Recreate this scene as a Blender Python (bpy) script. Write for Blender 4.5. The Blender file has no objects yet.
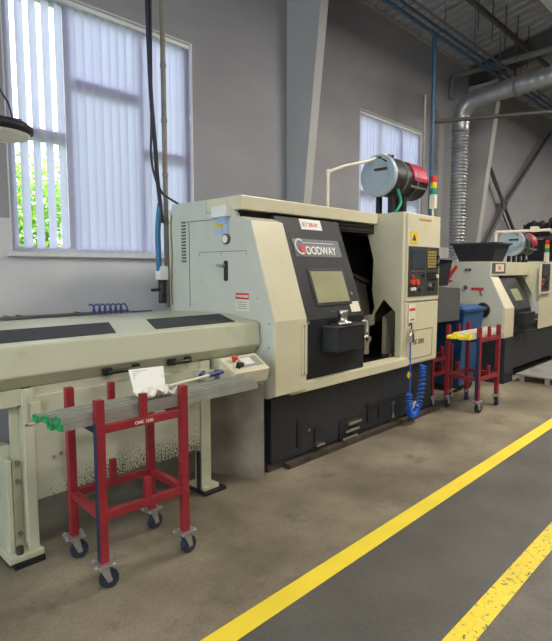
import bpy, bmesh, math, random
from mathutils import Vector, Matrix
random.seed(7)
S = bpy.context.scene
COL = S.collection
PI = math.pi

# ------------------------------------------------------------------ materials
def mat(name, col, rough=.5, metal=0., var=.06, scale=6., bump=0., dirt=None, dirtscale=3., dirtamt=.0, spec=.5):
    m = bpy.data.materials.new(name); m.use_nodes = True
    nt = m.node_tree; b = nt.nodes['Principled BSDF']
    b.inputs['Roughness'].default_value = rough; b.inputs['Metallic'].default_value = metal
    b.inputs['Specular IOR Level'].default_value = spec
    tc = nt.nodes.new('ShaderNodeTexCoord')
    n = nt.nodes.new('ShaderNodeTexNoise'); n.inputs['Scale'].default_value = scale; n.inputs['Detail'].default_value = 6
    nt.links.new(tc.outputs['Object'], n.inputs['Vector'])
    r = nt.nodes.new('ShaderNodeValToRGB')
    r.color_ramp.elements[0].position = .3; r.color_ramp.elements[1].position = .7
    r.color_ramp.elements[0].color = [max(0, c*(1-var)) for c in col[:3]]+[1]
    r.color_ramp.elements[1].color = [min(1, c*(1+var)) for c in col[:3]]+[1]
    nt.links.new(n.outputs['Fac'], r.inputs['Fac'])
    out = r.outputs['Color']
    if dirt:
        n2 = nt.nodes.new('ShaderNodeTexNoise'); n2.inputs['Scale'].default_value = dirtscale; n2.inputs['Detail'].default_value = 9; n2.inputs['Roughness'].default_value = .7
        nt.links.new(tc.outputs['Object'], n2.inputs['Vector'])
        r2 = nt.nodes.new('ShaderNodeValToRGB'); r2.color_ramp.elements[0].position = .62-.2*dirtamt; r2.color_ramp.elements[1].position = .72
        nt.links.new(n2.outputs['Fac'], r2.inputs['Fac'])
        mx = nt.nodes.new('ShaderNodeMix'); mx.data_type = 'RGBA'
        nt.links.new(r2.outputs['Color'], mx.inputs[0]); nt.links.new(out, mx.inputs[6]); mx.inputs[7].default_value = list(dirt)+[1]
        out = mx.outputs[2]
    nt.links.new(out, b.inputs['Base Color'])
    if bump:
        bp = nt.nodes.new('ShaderNodeBump'); bp.inputs['Strength'].default_value = bump; bp.inputs['Distance'].default_value = .01
        n3 = nt.nodes.new('ShaderNodeTexNoise'); n3.inputs['Scale'].default_value = scale*12; n3.inputs['Detail'].default_value = 4
        nt.links.new(tc.outputs['Object'], n3.inputs['Vector']); nt.links.new(n3.outputs['Fac'], bp.inputs['Height']); nt.links.new(bp.outputs['Normal'], b.inputs['Normal'])
    return m

M = {}
M['cream'] = mat('cream_paint', (.64,.60,.44), .38, var=.03, dirt=(.50,.45,.31), dirtscale=2.2, dirtamt=.1)
M['creamsticker'] = mat('cream_label', (.75,.72,.58), .5)
M['pale'] = mat('pale_grey_green_paint', (.54,.555,.50), .4, var=.03)
M['feeder'] = mat('feeder_ivory_paint', (.53,.54,.41), .38, var=.03, dirt=(.40,.40,.29), dirtscale=1.7, dirtamt=.1)
M['charcoal'] = mat('charcoal_paint', (.017,.019,.025), .5, var=.15, dirt=(.035,.035,.04), dirtscale=5, dirtamt=.1, spec=.3)
M['base'] = mat('base_dark_paint', (.019,.021,.029), .5, var=.2, dirt=(.03,.03,.035), dirtscale=4, dirtamt=.2)
M['black'] = mat('black_plastic', (.012,.012,.014), .45, var=.2)
M['darkint'] = mat('oily_dark_metal', (.018,.016,.017), .35, metal=.2, var=.3)
M['brownint'] = mat('brown_guard_metal', (.085,.07,.06), .4, metal=.3, var=.25)
M['grille'] = mat('dark_filter_mesh', (.035,.037,.045), .8, var=.25, scale=40, bump=.4)
M['red'] = mat('red_paint', (.27,.017,.028), .42, var=.18, scale=9, dirt=(.13,.012,.02), dirtscale=6, dirtamt=.15)
M['bluepaint'] = mat('blue_paint', (.012,.022,.07), .5, var=.2)
M['zinc'] = mat('zinc_plated_steel', (.55,.56,.56), .35, metal=.85, var=.12, scale=20)
M['chrome'] = mat('machined_steel', (.6,.58,.55), .25, metal=.95, var=.1)
M['wheel'] = mat('dark_blue_rubber', (.022,.032,.055), .55, var=.2)
M['alu'] = mat('grey_aluminium', (.40,.41,.38), .40, metal=.45, var=.12, scale=14)
M['green'] = mat('green_end_paint', (.02,.30,.10), .5)
M['yellow'] = mat('yellow_end_paint', (.80,.68,.03), .5)
M['palebar'] = mat('pale_raw_profile', (.62,.56,.48), .5, var=.12, scale=18)
M['paper'] = mat('white_paper', (.80,.80,.78), .8, var=.02)
M['rag'] = mat('white_rag', (.75,.73,.68), .9, var=.08, scale=20)
M['white'] = mat('white_plastic', (.75,.76,.75), .45, var=.02)
M['creampipe'] = mat('cream_pipe', (.72,.68,.56), .4, var=.03)
M['lightblue'] = mat('pale_blue_cover', (.34,.43,.50), .35, var=.04)
M['blue'] = mat('blue_hose', (.01,.13,.62), .4)
M['navy'] = mat('navy_hose', (.02,.04,.22), .4)
M['bluepipe'] = mat('blue_painted_pipe', (.03,.085,.17), .45, var=.15)
M['tealhose'] = mat('blue_corrugated_hose', (.02,.16,.32), .4)
M['greenhose'] = mat('green_hose', (.0,.22,.11), .4)
M['yellowcable'] = mat('yellow_cable', (.45,.33,.05), .5)
M['conduit'] = mat('grey_conduit', (.24,.22,.20), .5, var=.15)
M['rust'] = mat('stained_sheet_steel', (.30,.265,.22), .38, metal=.25, var=.35, scale=4, dirt=(.30,.20,.12), dirtscale=3, dirtamt=.35)
M['rubber'] = mat('black_cable', (.012,.016,.034), .5)
M['darkgrey'] = mat('dark_grey_paint', (.085,.085,.09), .55, var=.12)
M['bluebin'] = mat('blue_bin_plastic', (.012,.075,.22), .4, var=.1)
M['tub'] = mat('dark_grey_plastic', (.035,.038,.048), .5, var=.15)
M['duct'] = mat('galvanised_duct', (.38,.39,.41), .38, metal=.7, var=.15, scale=9)
M['steel'] = mat('dark_roof_steel', (.07,.065,.062), .6, var=.2)
M['midsteel'] = mat('grey_roof_pipe', (.16,.16,.165), .5, var=.1)
M['rail'] = mat('rusty_floor_channel', (.055,.042,.036), .6, var=.4, scale=12)
M['ceiling'] = mat('roof_deck', (.36,.36,.385), .55, var=.12, scale=1.5)
M['redlab'] = mat('red_label', (.62,.03,.03), .5)
M['redbtn'] = mat('red_button', (.65,.06,.03), .35)
M['amber'] = mat('yellow_lens', (.85,.60,.02), .35)
M['greenlens'] = mat('green_lens', (.0,.30,.18), .35)
M['redlens'] = mat('red_lens', (.70,.02,.02), .35)
M['screen'] = mat('dark_screen', (.05,.06,.08), .15)
M['panelgrey'] = mat('control_plate', (.045,.048,.045), .5, var=.1)
M['key'] = mat('ochre_keys', (.38,.28,.09), .5, var=.2, scale=60)
M['logoplate'] = mat('grey_logo_plate', (.13,.145,.16), .4, var=.06)
M['windowglass_door'] = mat('cloudy_yellow_glass', (.30,.30,.18), .3, var=.12, scale=4)
M['motor'] = mat('crimson_label', (.38,.012,.055), .4, var=.1)
M['frame'] = mat('white_window_frame', (.62,.64,.70), .45, var=.02)
M['reveal'] = mat('white_reveal_plaster', (.68,.68,.72), .7, var=.03)
M['trunk'] = mat('bark', (.10,.07,.045), .9, var=.3)
M['grass'] = mat('grass_ground', (.09,.20,.03), .9, var=.4, scale=2)
M['plank'] = mat('grey_worn_boards', (.24,.24,.225), .7, var=.2, scale=3, dirt=(.14,.14,.13), dirtscale=4, dirtamt=.3)
M['lampgrey'] = mat('lamp_lens', (.75,.72,.66), .3, var=.1)
M['bluelab'] = mat('blue_label', (.35,.50,.72), .5)
M['text_white'] = mat('white_lettering', (.80,.80,.80), .5)
M['text_red'] = mat('red_lettering', (.62,.02,.04), .5)
M['text_dark'] = mat('dark_lettering', (.05,.05,.07), .6)
M['rackbits'] = mat('dark_fabric', (.014,.014,.02), .8, var=.5, scale=20)

def nodemat(name):
    m = bpy.data.materials.new(name); m.use_nodes = True; nt = m.node_tree
    for n in list(nt.nodes): nt.nodes.remove(n)
    o = nt.nodes.new('ShaderNodeOutputMaterial'); return m, nt, o
# dusty panel: ivory paint spattered with black oil near its foot (a stain with its own shape)
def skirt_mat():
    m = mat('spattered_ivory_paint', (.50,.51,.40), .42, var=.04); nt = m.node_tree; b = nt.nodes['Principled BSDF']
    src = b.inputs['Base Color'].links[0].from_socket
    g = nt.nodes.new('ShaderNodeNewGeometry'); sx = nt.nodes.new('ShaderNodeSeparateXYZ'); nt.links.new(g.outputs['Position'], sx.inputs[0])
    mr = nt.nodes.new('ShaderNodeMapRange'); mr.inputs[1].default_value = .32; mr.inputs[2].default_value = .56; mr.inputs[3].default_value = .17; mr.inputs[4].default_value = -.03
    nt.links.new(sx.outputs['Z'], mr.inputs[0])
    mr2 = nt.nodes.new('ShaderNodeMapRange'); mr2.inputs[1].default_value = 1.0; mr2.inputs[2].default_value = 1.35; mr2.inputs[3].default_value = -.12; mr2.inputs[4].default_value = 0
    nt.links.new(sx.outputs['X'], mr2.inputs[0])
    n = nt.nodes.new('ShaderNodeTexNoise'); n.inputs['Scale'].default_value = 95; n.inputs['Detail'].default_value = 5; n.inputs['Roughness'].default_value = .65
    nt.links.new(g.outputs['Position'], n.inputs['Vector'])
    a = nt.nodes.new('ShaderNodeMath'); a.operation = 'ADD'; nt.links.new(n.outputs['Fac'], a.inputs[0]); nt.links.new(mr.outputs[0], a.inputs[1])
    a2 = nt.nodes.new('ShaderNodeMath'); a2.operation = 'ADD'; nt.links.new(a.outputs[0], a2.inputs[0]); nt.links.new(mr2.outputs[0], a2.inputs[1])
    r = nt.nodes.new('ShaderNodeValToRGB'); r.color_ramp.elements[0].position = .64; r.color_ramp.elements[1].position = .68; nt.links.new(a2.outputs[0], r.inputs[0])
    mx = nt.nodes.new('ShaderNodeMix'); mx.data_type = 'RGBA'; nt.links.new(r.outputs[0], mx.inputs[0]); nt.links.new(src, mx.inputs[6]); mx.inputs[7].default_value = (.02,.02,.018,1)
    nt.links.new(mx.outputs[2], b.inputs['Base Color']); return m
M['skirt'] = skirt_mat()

def floor_mat():
    m = bpy.data.materials.new('concrete_floor'); m.use_nodes = True; nt = m.node_tree; b = nt.nodes['Principled BSDF']
    g = nt.nodes.new('ShaderNodeNewGeometry'); sx = nt.nodes.new('ShaderNodeSeparateXYZ'); nt.links.new(g.outputs['Position'], sx.inputs[0])
    def noise(sc, det, rough=.6):
        n = nt.nodes.new('ShaderNodeTexNoise'); n.inputs['Scale'].default_value = sc; n.inputs['Detail'].default_value = det; n.inputs['Roughness'].default_value = rough
        nt.links.new(g.outputs['Position'], n.inputs['Vector']); return n.outputs['Fac']
    def ramp(s, p0, c0, p1, c1):
        r = nt.nodes.new('ShaderNodeValToRGB'); r.color_ramp.elements[0].position = p0; r.color_ramp.elements[1].position = p1
        r.color_ramp.elements[0].color = list(c0)+[1]; r.color_ramp.elements[1].color = list(c1)+[1]; nt.links.new(s, r.inputs[0]); return r.outputs[0]
    def mix(f, a, c, fc=None):
        mx = nt.nodes.new('ShaderNodeMix'); mx.data_type = 'RGBA'
        if f is not None: nt.links.new(f, mx.inputs[0])
        else: mx.inputs[0].default_value = fc
        nt.links.new(a, mx.inputs[6])
        if isinstance(c, tuple): mx.inputs[7].default_value = list(c)+[1]
        else: nt.links.new(c, mx.inputs[7])
        return mx.outputs[2]
    bay = ramp(noise(1.3, 8), .36, (.135,.113,.080), .66, (.285,.245,.178))
    bay = mix(ramp(noise(3.2, 9, .7), .55, (0,0,0), .78, (1,1,1)), bay, (.085,.07,.055))
    aisle = ramp(noise(2.2, 8), .35, (.085,.080,.074), .7, (.12,.114,.106))
    old = ramp(noise(3.0, 9), .35, (.10,.088,.075), .7, (.17,.15,.125))
    st = nt.nodes.new('ShaderNodeMath'); st.operation = 'LESS_THAN'; nt.links.new(sx.outputs['Y'], st.inputs[0]); st.inputs[1].default_value = 1.5
    st2 = nt.nodes.new('ShaderNodeMath'); st2.operation = 'LESS_THAN'; nt.links.new(sx.outputs['Y'], st2.inputs[0]); st2.inputs[1].default_value = .8
    c = mix(st.outputs[0], bay, aisle); c = mix(st2.outputs[0], c, old)
    fine = ramp(noise(60, 4), .3, (.8,.8,.8), .7, (1.1,1.1,1.1))
    mu = nt.nodes.new('ShaderNodeMix'); mu.data_type = 'RGBA'; mu.blend_type = 'MULTIPLY'; mu.inputs[0].default_value = 1
    nt.links.new(c, mu.inputs[6]); nt.links.new(fine, mu.inputs[7])
    nt.links.new(mu.outputs[2], b.inputs['Base Color'])
    rr = ramp(noise(2.5, 5), .3, (.42,)*3, .7, (.62,)*3); nt.links.new(rr, b.inputs['Roughness'])
    bp = nt.nodes.new('ShaderNodeBump'); bp.inputs['Strength'].default_value = .15; bp.inputs['Distance'].default_value = .01
    nt.links.new(noise(30, 5), bp.inputs['Height']); nt.links.new(bp.outputs[0], b.inputs['Normal'])
    return m
M['floor'] = floor_mat()

def wall_mat():
    m = bpy.data.materials.new('painted_plaster'); m.use_nodes = True; nt = m.node_tree; b = nt.nodes['Principled BSDF']; b.inputs['Roughness'].default_value = .75
    g = nt.nodes.new('ShaderNodeNewGeometry'); sx = nt.nodes.new('ShaderNodeSeparateXYZ'); nt.links.new(g.outputs['Position'], sx.inputs[0])
    n = nt.nodes.new('ShaderNodeTexNoise'); n.inputs['Scale'].default_value = .9; n.inputs['Detail'].default_value = 8; n.inputs['Roughness'].default_value = .65
    mp = nt.nodes.new('ShaderNodeMapping'); mp.inputs['Scale'].default_value = (1,1,2.2); nt.links.new(g.outputs['Position'], mp.inputs[0]); nt.links.new(mp.outputs[0], n.inputs['Vector'])
    def ramp(c0, c1):
        r = nt.nodes.new('ShaderNodeValToRGB'); r.color_ramp.elements[0].position = .32; r.color_ramp.elements[1].position = .7
        r.color_ramp.elements[0].color = list(c0)+[1]; r.color_ramp.elements[1].color = list(c1)+[1]; nt.links.new(n.outputs['Fac'], r.inputs[0]); return r.outputs[0]
    up = ramp((.275,.275,.305), (.33,.328,.36)); lo = ramp((.58,.59,.62), (.68,.68,.72))
    st = nt.nodes.new('ShaderNodeMath'); st.operation = 'LESS_THAN'; nt.links.new(sx.outputs['Z'], st.inputs[0]); st.inputs[1].default_value = 1.93
    mx = nt.nodes.new('ShaderNodeMix'); mx.data_type = 'RGBA'; nt.links.new(st.outputs[0], mx.inputs[0]); nt.links.new(up, mx.inputs[6]); nt.links.new(lo, mx.inputs[7])
    nt.links.new(mx.outputs[2], b.inputs['Base Color'])
    bp = nt.nodes.new('ShaderNodeBump'); bp.inputs['Strength'].default_value = .12; bp.inputs['Distance'].default_value = .01
    n2 = nt.nodes.new('ShaderNodeTexNoise'); n2.inputs['Scale'].default_value = 25; nt.links.new(g.outputs['Position'], n2.inputs['Vector']); nt.links.new(n2.outputs['Fac'], bp.inputs['Height']); nt.links.new(bp.outputs[0], b.inputs['Normal'])
    return m
M['wall'] = wall_mat()
M['column'] = mat('column_paint', (.41,.405,.415), .6, var=.06, scale=2)

def line_mat():
    m = mat('worn_yellow_paint', (.86,.66,.045), .5, var=.08, scale=3); nt = m.node_tree; b = nt.nodes['Principled BSDF']
    src = b.inputs['Base Color'].links[0].from_socket
    g = nt.nodes.new('ShaderNodeNewGeometry'); sx = nt.nodes.new('ShaderNodeSeparateXYZ'); nt.links.new(g.outputs['Position'], sx.inputs[0])
    mr = nt.nodes.new('ShaderNodeMapRange'); mr.inputs[1].default_value = .95; mr.inputs[2].default_value = 1.45; mr.inputs[3].default_value = .10; mr.inputs[4].default_value = 0; nt.links.new(sx.outputs['Y'], mr.inputs[0])
    n = nt.nodes.new('ShaderNodeTexNoise'); n.inputs['Scale'].default_value = 34; n.inputs['Detail'].default_value = 8; n.inputs['Roughness'].default_value = .75; nt.links.new(g.outputs['Position'], n.inputs['Vector'])
    a = nt.nodes.new('ShaderNodeMath'); a.operation = 'ADD'; nt.links.new(n.outputs['Fac'], a.inputs[0]); nt.links.new(mr.outputs[0], a.inputs[1])
    r = nt.nodes.new('ShaderNodeValToRGB'); r.color_ramp.elements[0].position = .665; r.color_ramp.elements[1].position = .70; nt.links.new(a.outputs[0], r.inputs[0])
    mx = nt.nodes.new('ShaderNodeMix'); mx.data_type = 'RGBA'; nt.links.new(r.outputs[0], mx.inputs[0]); nt.links.new(src, mx.inputs[6]); mx.inputs[7].default_value = (.09,.085,.075,1)
    nt.links.new(mx.outputs[2], b.inputs['Base Color']); return m
M['line'] = line_mat()

def glass_mat():
    m, nt, o = nodemat('window_glass')
    t = nt.nodes.new('ShaderNodeBsdfTransparent'); t.inputs[0].default_value = (.93,.96,.95,1)
    g = nt.nodes.new('ShaderNodeBsdfGlossy'); g.inputs['Roughness'].default_value = .02
    f = nt.nodes.new('ShaderNodeFresnel'); f.inputs[0].default_value = 1.45
    x = nt.nodes.new('ShaderNodeMixShader'); nt.links.new(f.outputs[0], x.inputs[0]); nt.links.new(t.outputs[0], x.inputs[1]); nt.links.new(g.outputs[0], x.inputs[2]); nt.links.new(x.outputs[0], o.inputs[0]); return m
M['glass'] = glass_mat()
def blind_mat():
    m, nt, o = nodemat('blind_fabric')
    d = nt.nodes.new('ShaderNodeBsdfDiffuse'); d.inputs[0].default_value = (.72,.70,.80,1)
    t = nt.nodes.new('ShaderNodeBsdfTranslucent'); t.inputs[0].default_value = (.56,.54,.76,1)
    n = nt.nodes.new('ShaderNodeTexNoise'); n.inputs['Scale'].default_value = 90; bp = nt.nodes.new('ShaderNodeBump'); bp.inputs['Strength'].default_value = .1
    nt.links.new(n.outputs[0], bp.inputs['Height']); nt.links.new(bp.outputs[0], d.inputs['Normal'])
    x = nt.nodes.new('ShaderNodeMixShader'); x.inputs[0].default_value = .68; nt.links.new(d.outputs[0], x.inputs[1]); nt.links.new(t.outputs[0], x.inputs[2]); nt.links.new(x.outputs[0], o.inputs[0]); return m
M['blind'] = blind_mat()
def leaf_mat():
    m, nt, o = nodemat('leaves')
    oi = nt.nodes.new('ShaderNodeNewGeometry'); n = nt.nodes.new('ShaderNodeTexNoise'); n.inputs['Scale'].default_value = 1.6; nt.links.new(oi.outputs['Position'], n.inputs['Vector'])
    r = nt.nodes.new('ShaderNodeValToRGB'); r.color_ramp.elements[0].position = .35; r.color_ramp.elements[0].color = (.14,.30,.05,1); r.color_ramp.elements[1].position = .65; r.color_ramp.elements[1].color = (.42,.62,.12,1)
    nt.links.new(n.outputs['Fac'], r.inputs[0])
    d = nt.nodes.new('ShaderNodeBsdfDiffuse'); t = nt.nodes.new('ShaderNodeBsdfTranslucent'); nt.links.new(r.outputs[0], d.inputs[0]); nt.links.new(r.outputs[0], t.inputs[0])
    x = nt.nodes.new('ShaderNodeMixShader'); x.inputs[0].default_value = .4; nt.links.new(d.outputs[0], x.inputs[1]); nt.links.new(t.outputs[0], x.inputs[2]); nt.links.new(x.outputs[0], o.inputs[0]); return m
M['leaf'] = leaf_mat()

# ------------------------------------------------------------------ mesh builder
class MB:
    def __init__(s): s.v = []; s.f = []; s.m = []; s.sm = []
    def add(s, vs, fs, m=0, smooth=False):
        k = len(s.v); s.v += [Vector(p) for p in vs]
        for f in fs: s.f.append([k+i for i in f]); s.m.append(m); s.sm.append(smooth)
        return s
    def box(s, x0, x1, y0, y1, z0, z1, m=0):
        vs = [(x, y, z) for z in (z0, z1) for y in (y0, y1) for x in (x0, x1)]
        return s.add(vs, [(0,2,3,1),(4,5,7,6),(0,1,5,4),(2,6,7,3),(0,4,6,2),(1,3,7,5)], m)
    def obox(s, mat4, sx, sy, sz, m=0):
        vs = [mat4 @ Vector((x*sx/2, y*sy/2, z*sz/2)) for z in (-1,1) for y in (-1,1) for x in (-1,1)]
        return s.add(vs, [(0,2,3,1),(4,5,7,6),(0,1,5,4),(2,6,7,3),(0,4,6,2),(1,3,7,5)], m)
    def prism(s, poly, ax, a, b, m=0, em={}):
        def P(p, t):
            return {'x': (t, p[0], p[1]), 'y': (p[0], t, p[1]), 'z': (p[0], p[1], t)}[ax]
        n = len(poly); vs = [P(p, a) for p in poly]+[P(p, b) for p in poly]
        fs = [tuple(range(n))[::-1], tuple(range(n, 2*n))]+[(i, (i+1) % n, n+(i+1) % n, n+i) for i in range(n)]
        k = len(s.m); s.add(vs, fs, m)
        for i, mm in em.items(): s.m[k+2+i] = mm
        return s
    def hexa(s, pts, m=0):   # 8 points: bottom 4 ccw, top 4 ccw
        return s.add(pts, [(3,2,1,0),(4,5,6,7),(0,1,5,4),(1,2,6,5),(2,3,7,6),(3,0,4,7)], m)
    def cyl(s, p0, p1, r0, r1=None, n=16, m=0, smooth=True, caps=True):
        r1 = r0 if r1 is None else r1
        p0 = Vector(p0); p1 = Vector(p1); d = (p1-p0).normalized(); a = d.orthogonal().normalized(); b = d.cross(a)
        k = len(s.v)
        ring = lambda c, r: [c+a*math.cos(2*PI*i/n)*r+b*math.sin(2*PI*i/n)*r for i in range(n)]
        s.add(ring(p0, r0)+ring(p1, r1), [(i, (i+1) % n, n+(i+1) % n, n+i) for i in range(n)], m, smooth)
        if caps:
            s.add(ring(p0, r0), [tuple(range(n))[::-1]], m); s.add(ring(p1, r1), [tuple(range(n))], m)
        return s
    def lathe(s, prof, c, ax='z', n=24, m=0):   # prof: (r, h)
        c = Vector(c); A = {'z': (Vector((1,0,0)), Vector((0,1,0)), Vector((0,0,1))), 'x': (Vector((0,1,0)), Vector((0,0,1)), Vector((1,0,0))), 'y': (Vector((1,0,0)), Vector((0,0,1)), Vector((0,1,0)))}[ax]
        vs = []; fs = []
        for r, h in prof:
            for i in range(n):
                t = 2*PI*i/n; vs.append(c+A[0]*math.cos(t)*r+A[1]*math.sin(t)*r+A[2]*h)
        for j in range(len(prof)-1):
            for i in range(n): fs.append((j*n+i, j*n+(i+1) % n, (j+1)*n+(i+1) % n, (j+1)*n+i))
        s.add(vs, fs, m, True)
        s.add(vs[:n], [tuple(range(n))], m); s.add(vs[-n:], [tuple(range(n))], m)
        return s
    def tube(s, pts, r, n=8, m=0, caps=True):
        pts = [Vector(p) for p in pts]; rs = r if isinstance(r, (list, tuple)) else [r]*len(pts)
        up = None; vs = []; fs = []
        for i, p in enumerate(pts):
            d = (pts[min(i+1, len(pts)-1)]-pts[max(i-1, 0)]).normalized()
            if up is None: up = d.orthogonal().normalized()
            up = (up-d*up.dot(d)).normalized(); b = d.cross(up)
            for k in range(n): t = 2*PI*k/n; vs.append(p+(up*math.cos(t)+b*math.sin(t))*rs[i])
        for i in range(len(pts)-1):
            for k in range(n): fs.append((i*n+k, i*n+(k+1) % n, (i+1)*n+(k+1) % n, (i+1)*n+k))
        s.add(vs, fs, m, True)
        if caps: s.add(vs[:n], [tuple(range(n))], m); s.add(vs[-n:], [tuple(range(n))], m)
        return s
    def build(s, name, mats, parent=None, bevel=0):
        if not isinstance(mats, (list, tuple)): mats = [mats]
        off = Vector((0,0,0)); p = parent
        while p is not None: off += p.location; p = p.parent
        me = bpy.data.meshes.new(name); me.from_pydata([tuple(v-off) for v in s.v], [], s.f)
        for mm in mats: me.materials.append(M[mm] if isinstance(mm, str) else mm)
        for i, pl in enumerate(me.polygons): pl.material_index = s.m[i]; pl.use_smooth = s.sm[i]
        bm = bmesh.new(); bm.from_mesh(me); bmesh.ops.recalc_face_normals(bm, faces=bm.faces); bm.to_mesh(me); bm.free()
        o = bpy.data.objects.new(name, me); COL.objects.link(o)
        if parent: o.parent = parent
        if bevel:
            b = o.modifiers.new('bevel', 'BEVEL'); b.width = bevel; b.segments = 2; b.limit_method = 'ANGLE'; b.angle_limit = math.radians(40)
        return o

def spline(pts, k=8):
    pts = [Vector(p) for p in pts]; P = [pts[0]]+pts+[pts[-1]]; out = []
    for i in range(1, len(P)-2):
        for j in range(k):
            t = j/k; a, b, c, d = P[i-1], P[i], P[i+1], P[i+2]
            out.append(.5*((2*b)+(c-a)*t+(2*a-5*b+4*c-d)*t*t+(3*b-a-3*c+d)*t**3))
    return out+[pts[-1]]
def coil(p0, p1, R, turns, n=14):
    p0 = Vector(p0); p1 = Vector(p1); d = (p1-p0); a = d.orthogonal().normalized(); b = d.normalized().cross(a)
    N = int(turns*n); return [p0+d*(i/N)+(a*math.cos(2*PI*i/n)+b*math.sin(2*PI*i/n))*R for i in range(N+1)]
def tag(o, label, cat, group=None, kind=None):
    o['label'] = label; o['category'] = cat
    if group: o['group'] = group
    if kind: o['kind'] = kind
    return o
def thing(name, loc, label, cat, group=None):
    o = bpy.data.objects.new(name, None); COL.objects.link(o); o.location = loc; o.empty_display_size = .1
    return tag(o, label, cat, group)
def struct(o): o['kind'] = 'structure'; return o
def copy_tree(o, parent=None):
    c = o.copy(); COL.objects.link(c)
    if parent: c.parent = parent
    for ch in [x for x in COL.objects if x.parent == o]: copy_tree(ch, c)
    return c
def text(body, size, mtx, m, name, parent, ext=.0008, sx=1.0):
    """lettering as a mesh; mtx maps text x,y,z to the world"""
    cu = bpy.data.curves.new(name, 'FONT'); cu.body = body; cu.size = size; cu.extrude = ext; cu.offset = size*.012
    t = bpy.data.objects.new('t', cu); COL.objects.link(t); bpy.context.view_layer.update()
    me = bpy.data.meshes.new_from_object(t.evaluated_get(bpy.context.evaluated_depsgraph_get())); bpy.data.objects.remove(t)
    off = Vector((0,0,0)); p = parent
    while p is not None: off += p.location; p = p.parent
    me.transform(Matrix.Translation(-off) @ mtx @ Matrix.Diagonal((sx,1,1,1)))
    me.materials.clear(); me.materials.append(M[m])
    o = bpy.data.objects.new(name, me); COL.objects.link(o); o.parent = parent; return o
def frame_mtx(o, ex, ey):
    ex = Vector(ex).normalized(); ey = Vector(ey).normalized(); ez = ex.cross(ey)
    return Matrix(((ex.x, ey.x, ez.x, o[0]), (ex.y, ey.y, ez.y, o[1]), (ex.z, ey.z, ez.z, o[2]), (0,0,0,1)))

# ------------------------------------------------------------------ room
WY = 4.6; RZ = 5.37; RS = .2     # wall plane, eaves height, roof slope
XN, XF, YR = -4.0, 24.0, -7.0
struct(MB().box(XN, XF, YR, WY+.3, -.2, 0).build('floor', 'floor'))
def roofz(y): return RZ+RS*(WY-y)
w = MB(); wins = [(1.58, 3.46), (6.48, 8.34)]; WZ0, WZ1 = 1.64, 3.86
xs = [XN]+[a for q in wins for a in q]+[XF]
for i in range(0, len(xs), 2): w.box(xs[i], xs[i+1], WY, WY+.3, 0, RZ+.05)
for a, b in wins: w.box(a, b, WY, WY+.3, 0, WZ0); w.box(a, b, WY, WY+.3, WZ1, RZ+.05)
struct(w.build('wall_left', 'wall'))
struct(MB().prism([(YR,0),(WY+.3,0),(WY+.3,roofz(WY)+.2),(YR,roofz(YR)+.2)], 'x', XF, XF+.3).build('wall_far', 'wall'))
q = MB().prism([(YR,0),(-1.5,0),(-1.5,roofz(-1.5)+.2),(YR,roofz(YR)+.2)], 'x', XN-.3, XN).prism([(3.5,0),(WY+.3,0),(WY+.3,roofz(WY)+.2),(3.5,roofz(3.5)+.2)], 'x', XN-.3, XN)
q.prism([(-1.5,0),(3.5,0),(3.5,1.0),(-1.5,1.0)], 'x', XN-.3, XN).prism([(-1.5,4.4),(3.5,4.4),(3.5,roofz(3.5)+.2),(-1.5,roofz(-1.5)+.2)], 'x', XN-.3, XN)
struct(q.build('wall_near', 'wall'))
q = MB().box(XN-.2,XN-.13,-1.5,3.5,1.0,1.08).box(XN-.2,XN-.13,-1.5,3.5,4.32,4.4)  # unseen window added in the near wall to let in bluish fill daylight
for yy in (-1.5,.13,1.79,3.42): q.box(XN-.2,XN-.13,yy,yy+.08,1.08,4.32)
wf = struct(q.build('window_3', 'frame')); struct(MB().box(XN-.17,XN-.16,-1.45,3.45,1.04,4.36).build('pane', 'glass', wf))
struct(MB().box(XN, XF, YR-.3, YR, 0, roofz(YR)+.2).build('wall_right', 'wall'))
# ribbed roof deck
c = MB(); pts = []; x = XN-.3; p = .215
while x < XF+.3:
    pts += [(x, .0), (x+.11, .0), (x+.135, .055), (x+.19, .055)]; x += p
vs = []; 
for y in (YR-.3, WY+.3):
    for (px, pz) in pts: vs.append((px, y, roofz(y)+pz))
n = len(pts); c.add(vs, [(i, i+1, n+i+1, n+i) for i in range(n-1)])
vs = [(px, y, roofz(y)+.2) for y in (YR-.3, WY+.3) for px in (XN-.3, XF+.3)]
c.add(vs, [(0,1,3,2)])
struct(c.build('ceiling', 'ceiling'))
struct(MB().box(5.08, 10.0, WY-.02, WY, RZ-.05, RZ-.01).build('trim_1', 'column'))
struct(MB().hexa([(7.0,2.95,roofz(2.95)-.10),(16,2.95,roofz(2.95)-.10),(16,2.4,roofz(2.4)-.10),(7.0,2.4,roofz(2.4)-.10),(7.0,2.95,roofz(2.95)-.03),(16,2.95,roofz(2.95)-.03),(16,2.4,roofz(2.4)-.03),(7.0,2.4,roofz(2.4)-.03)]).build('trim_2', 'white'))

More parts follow.
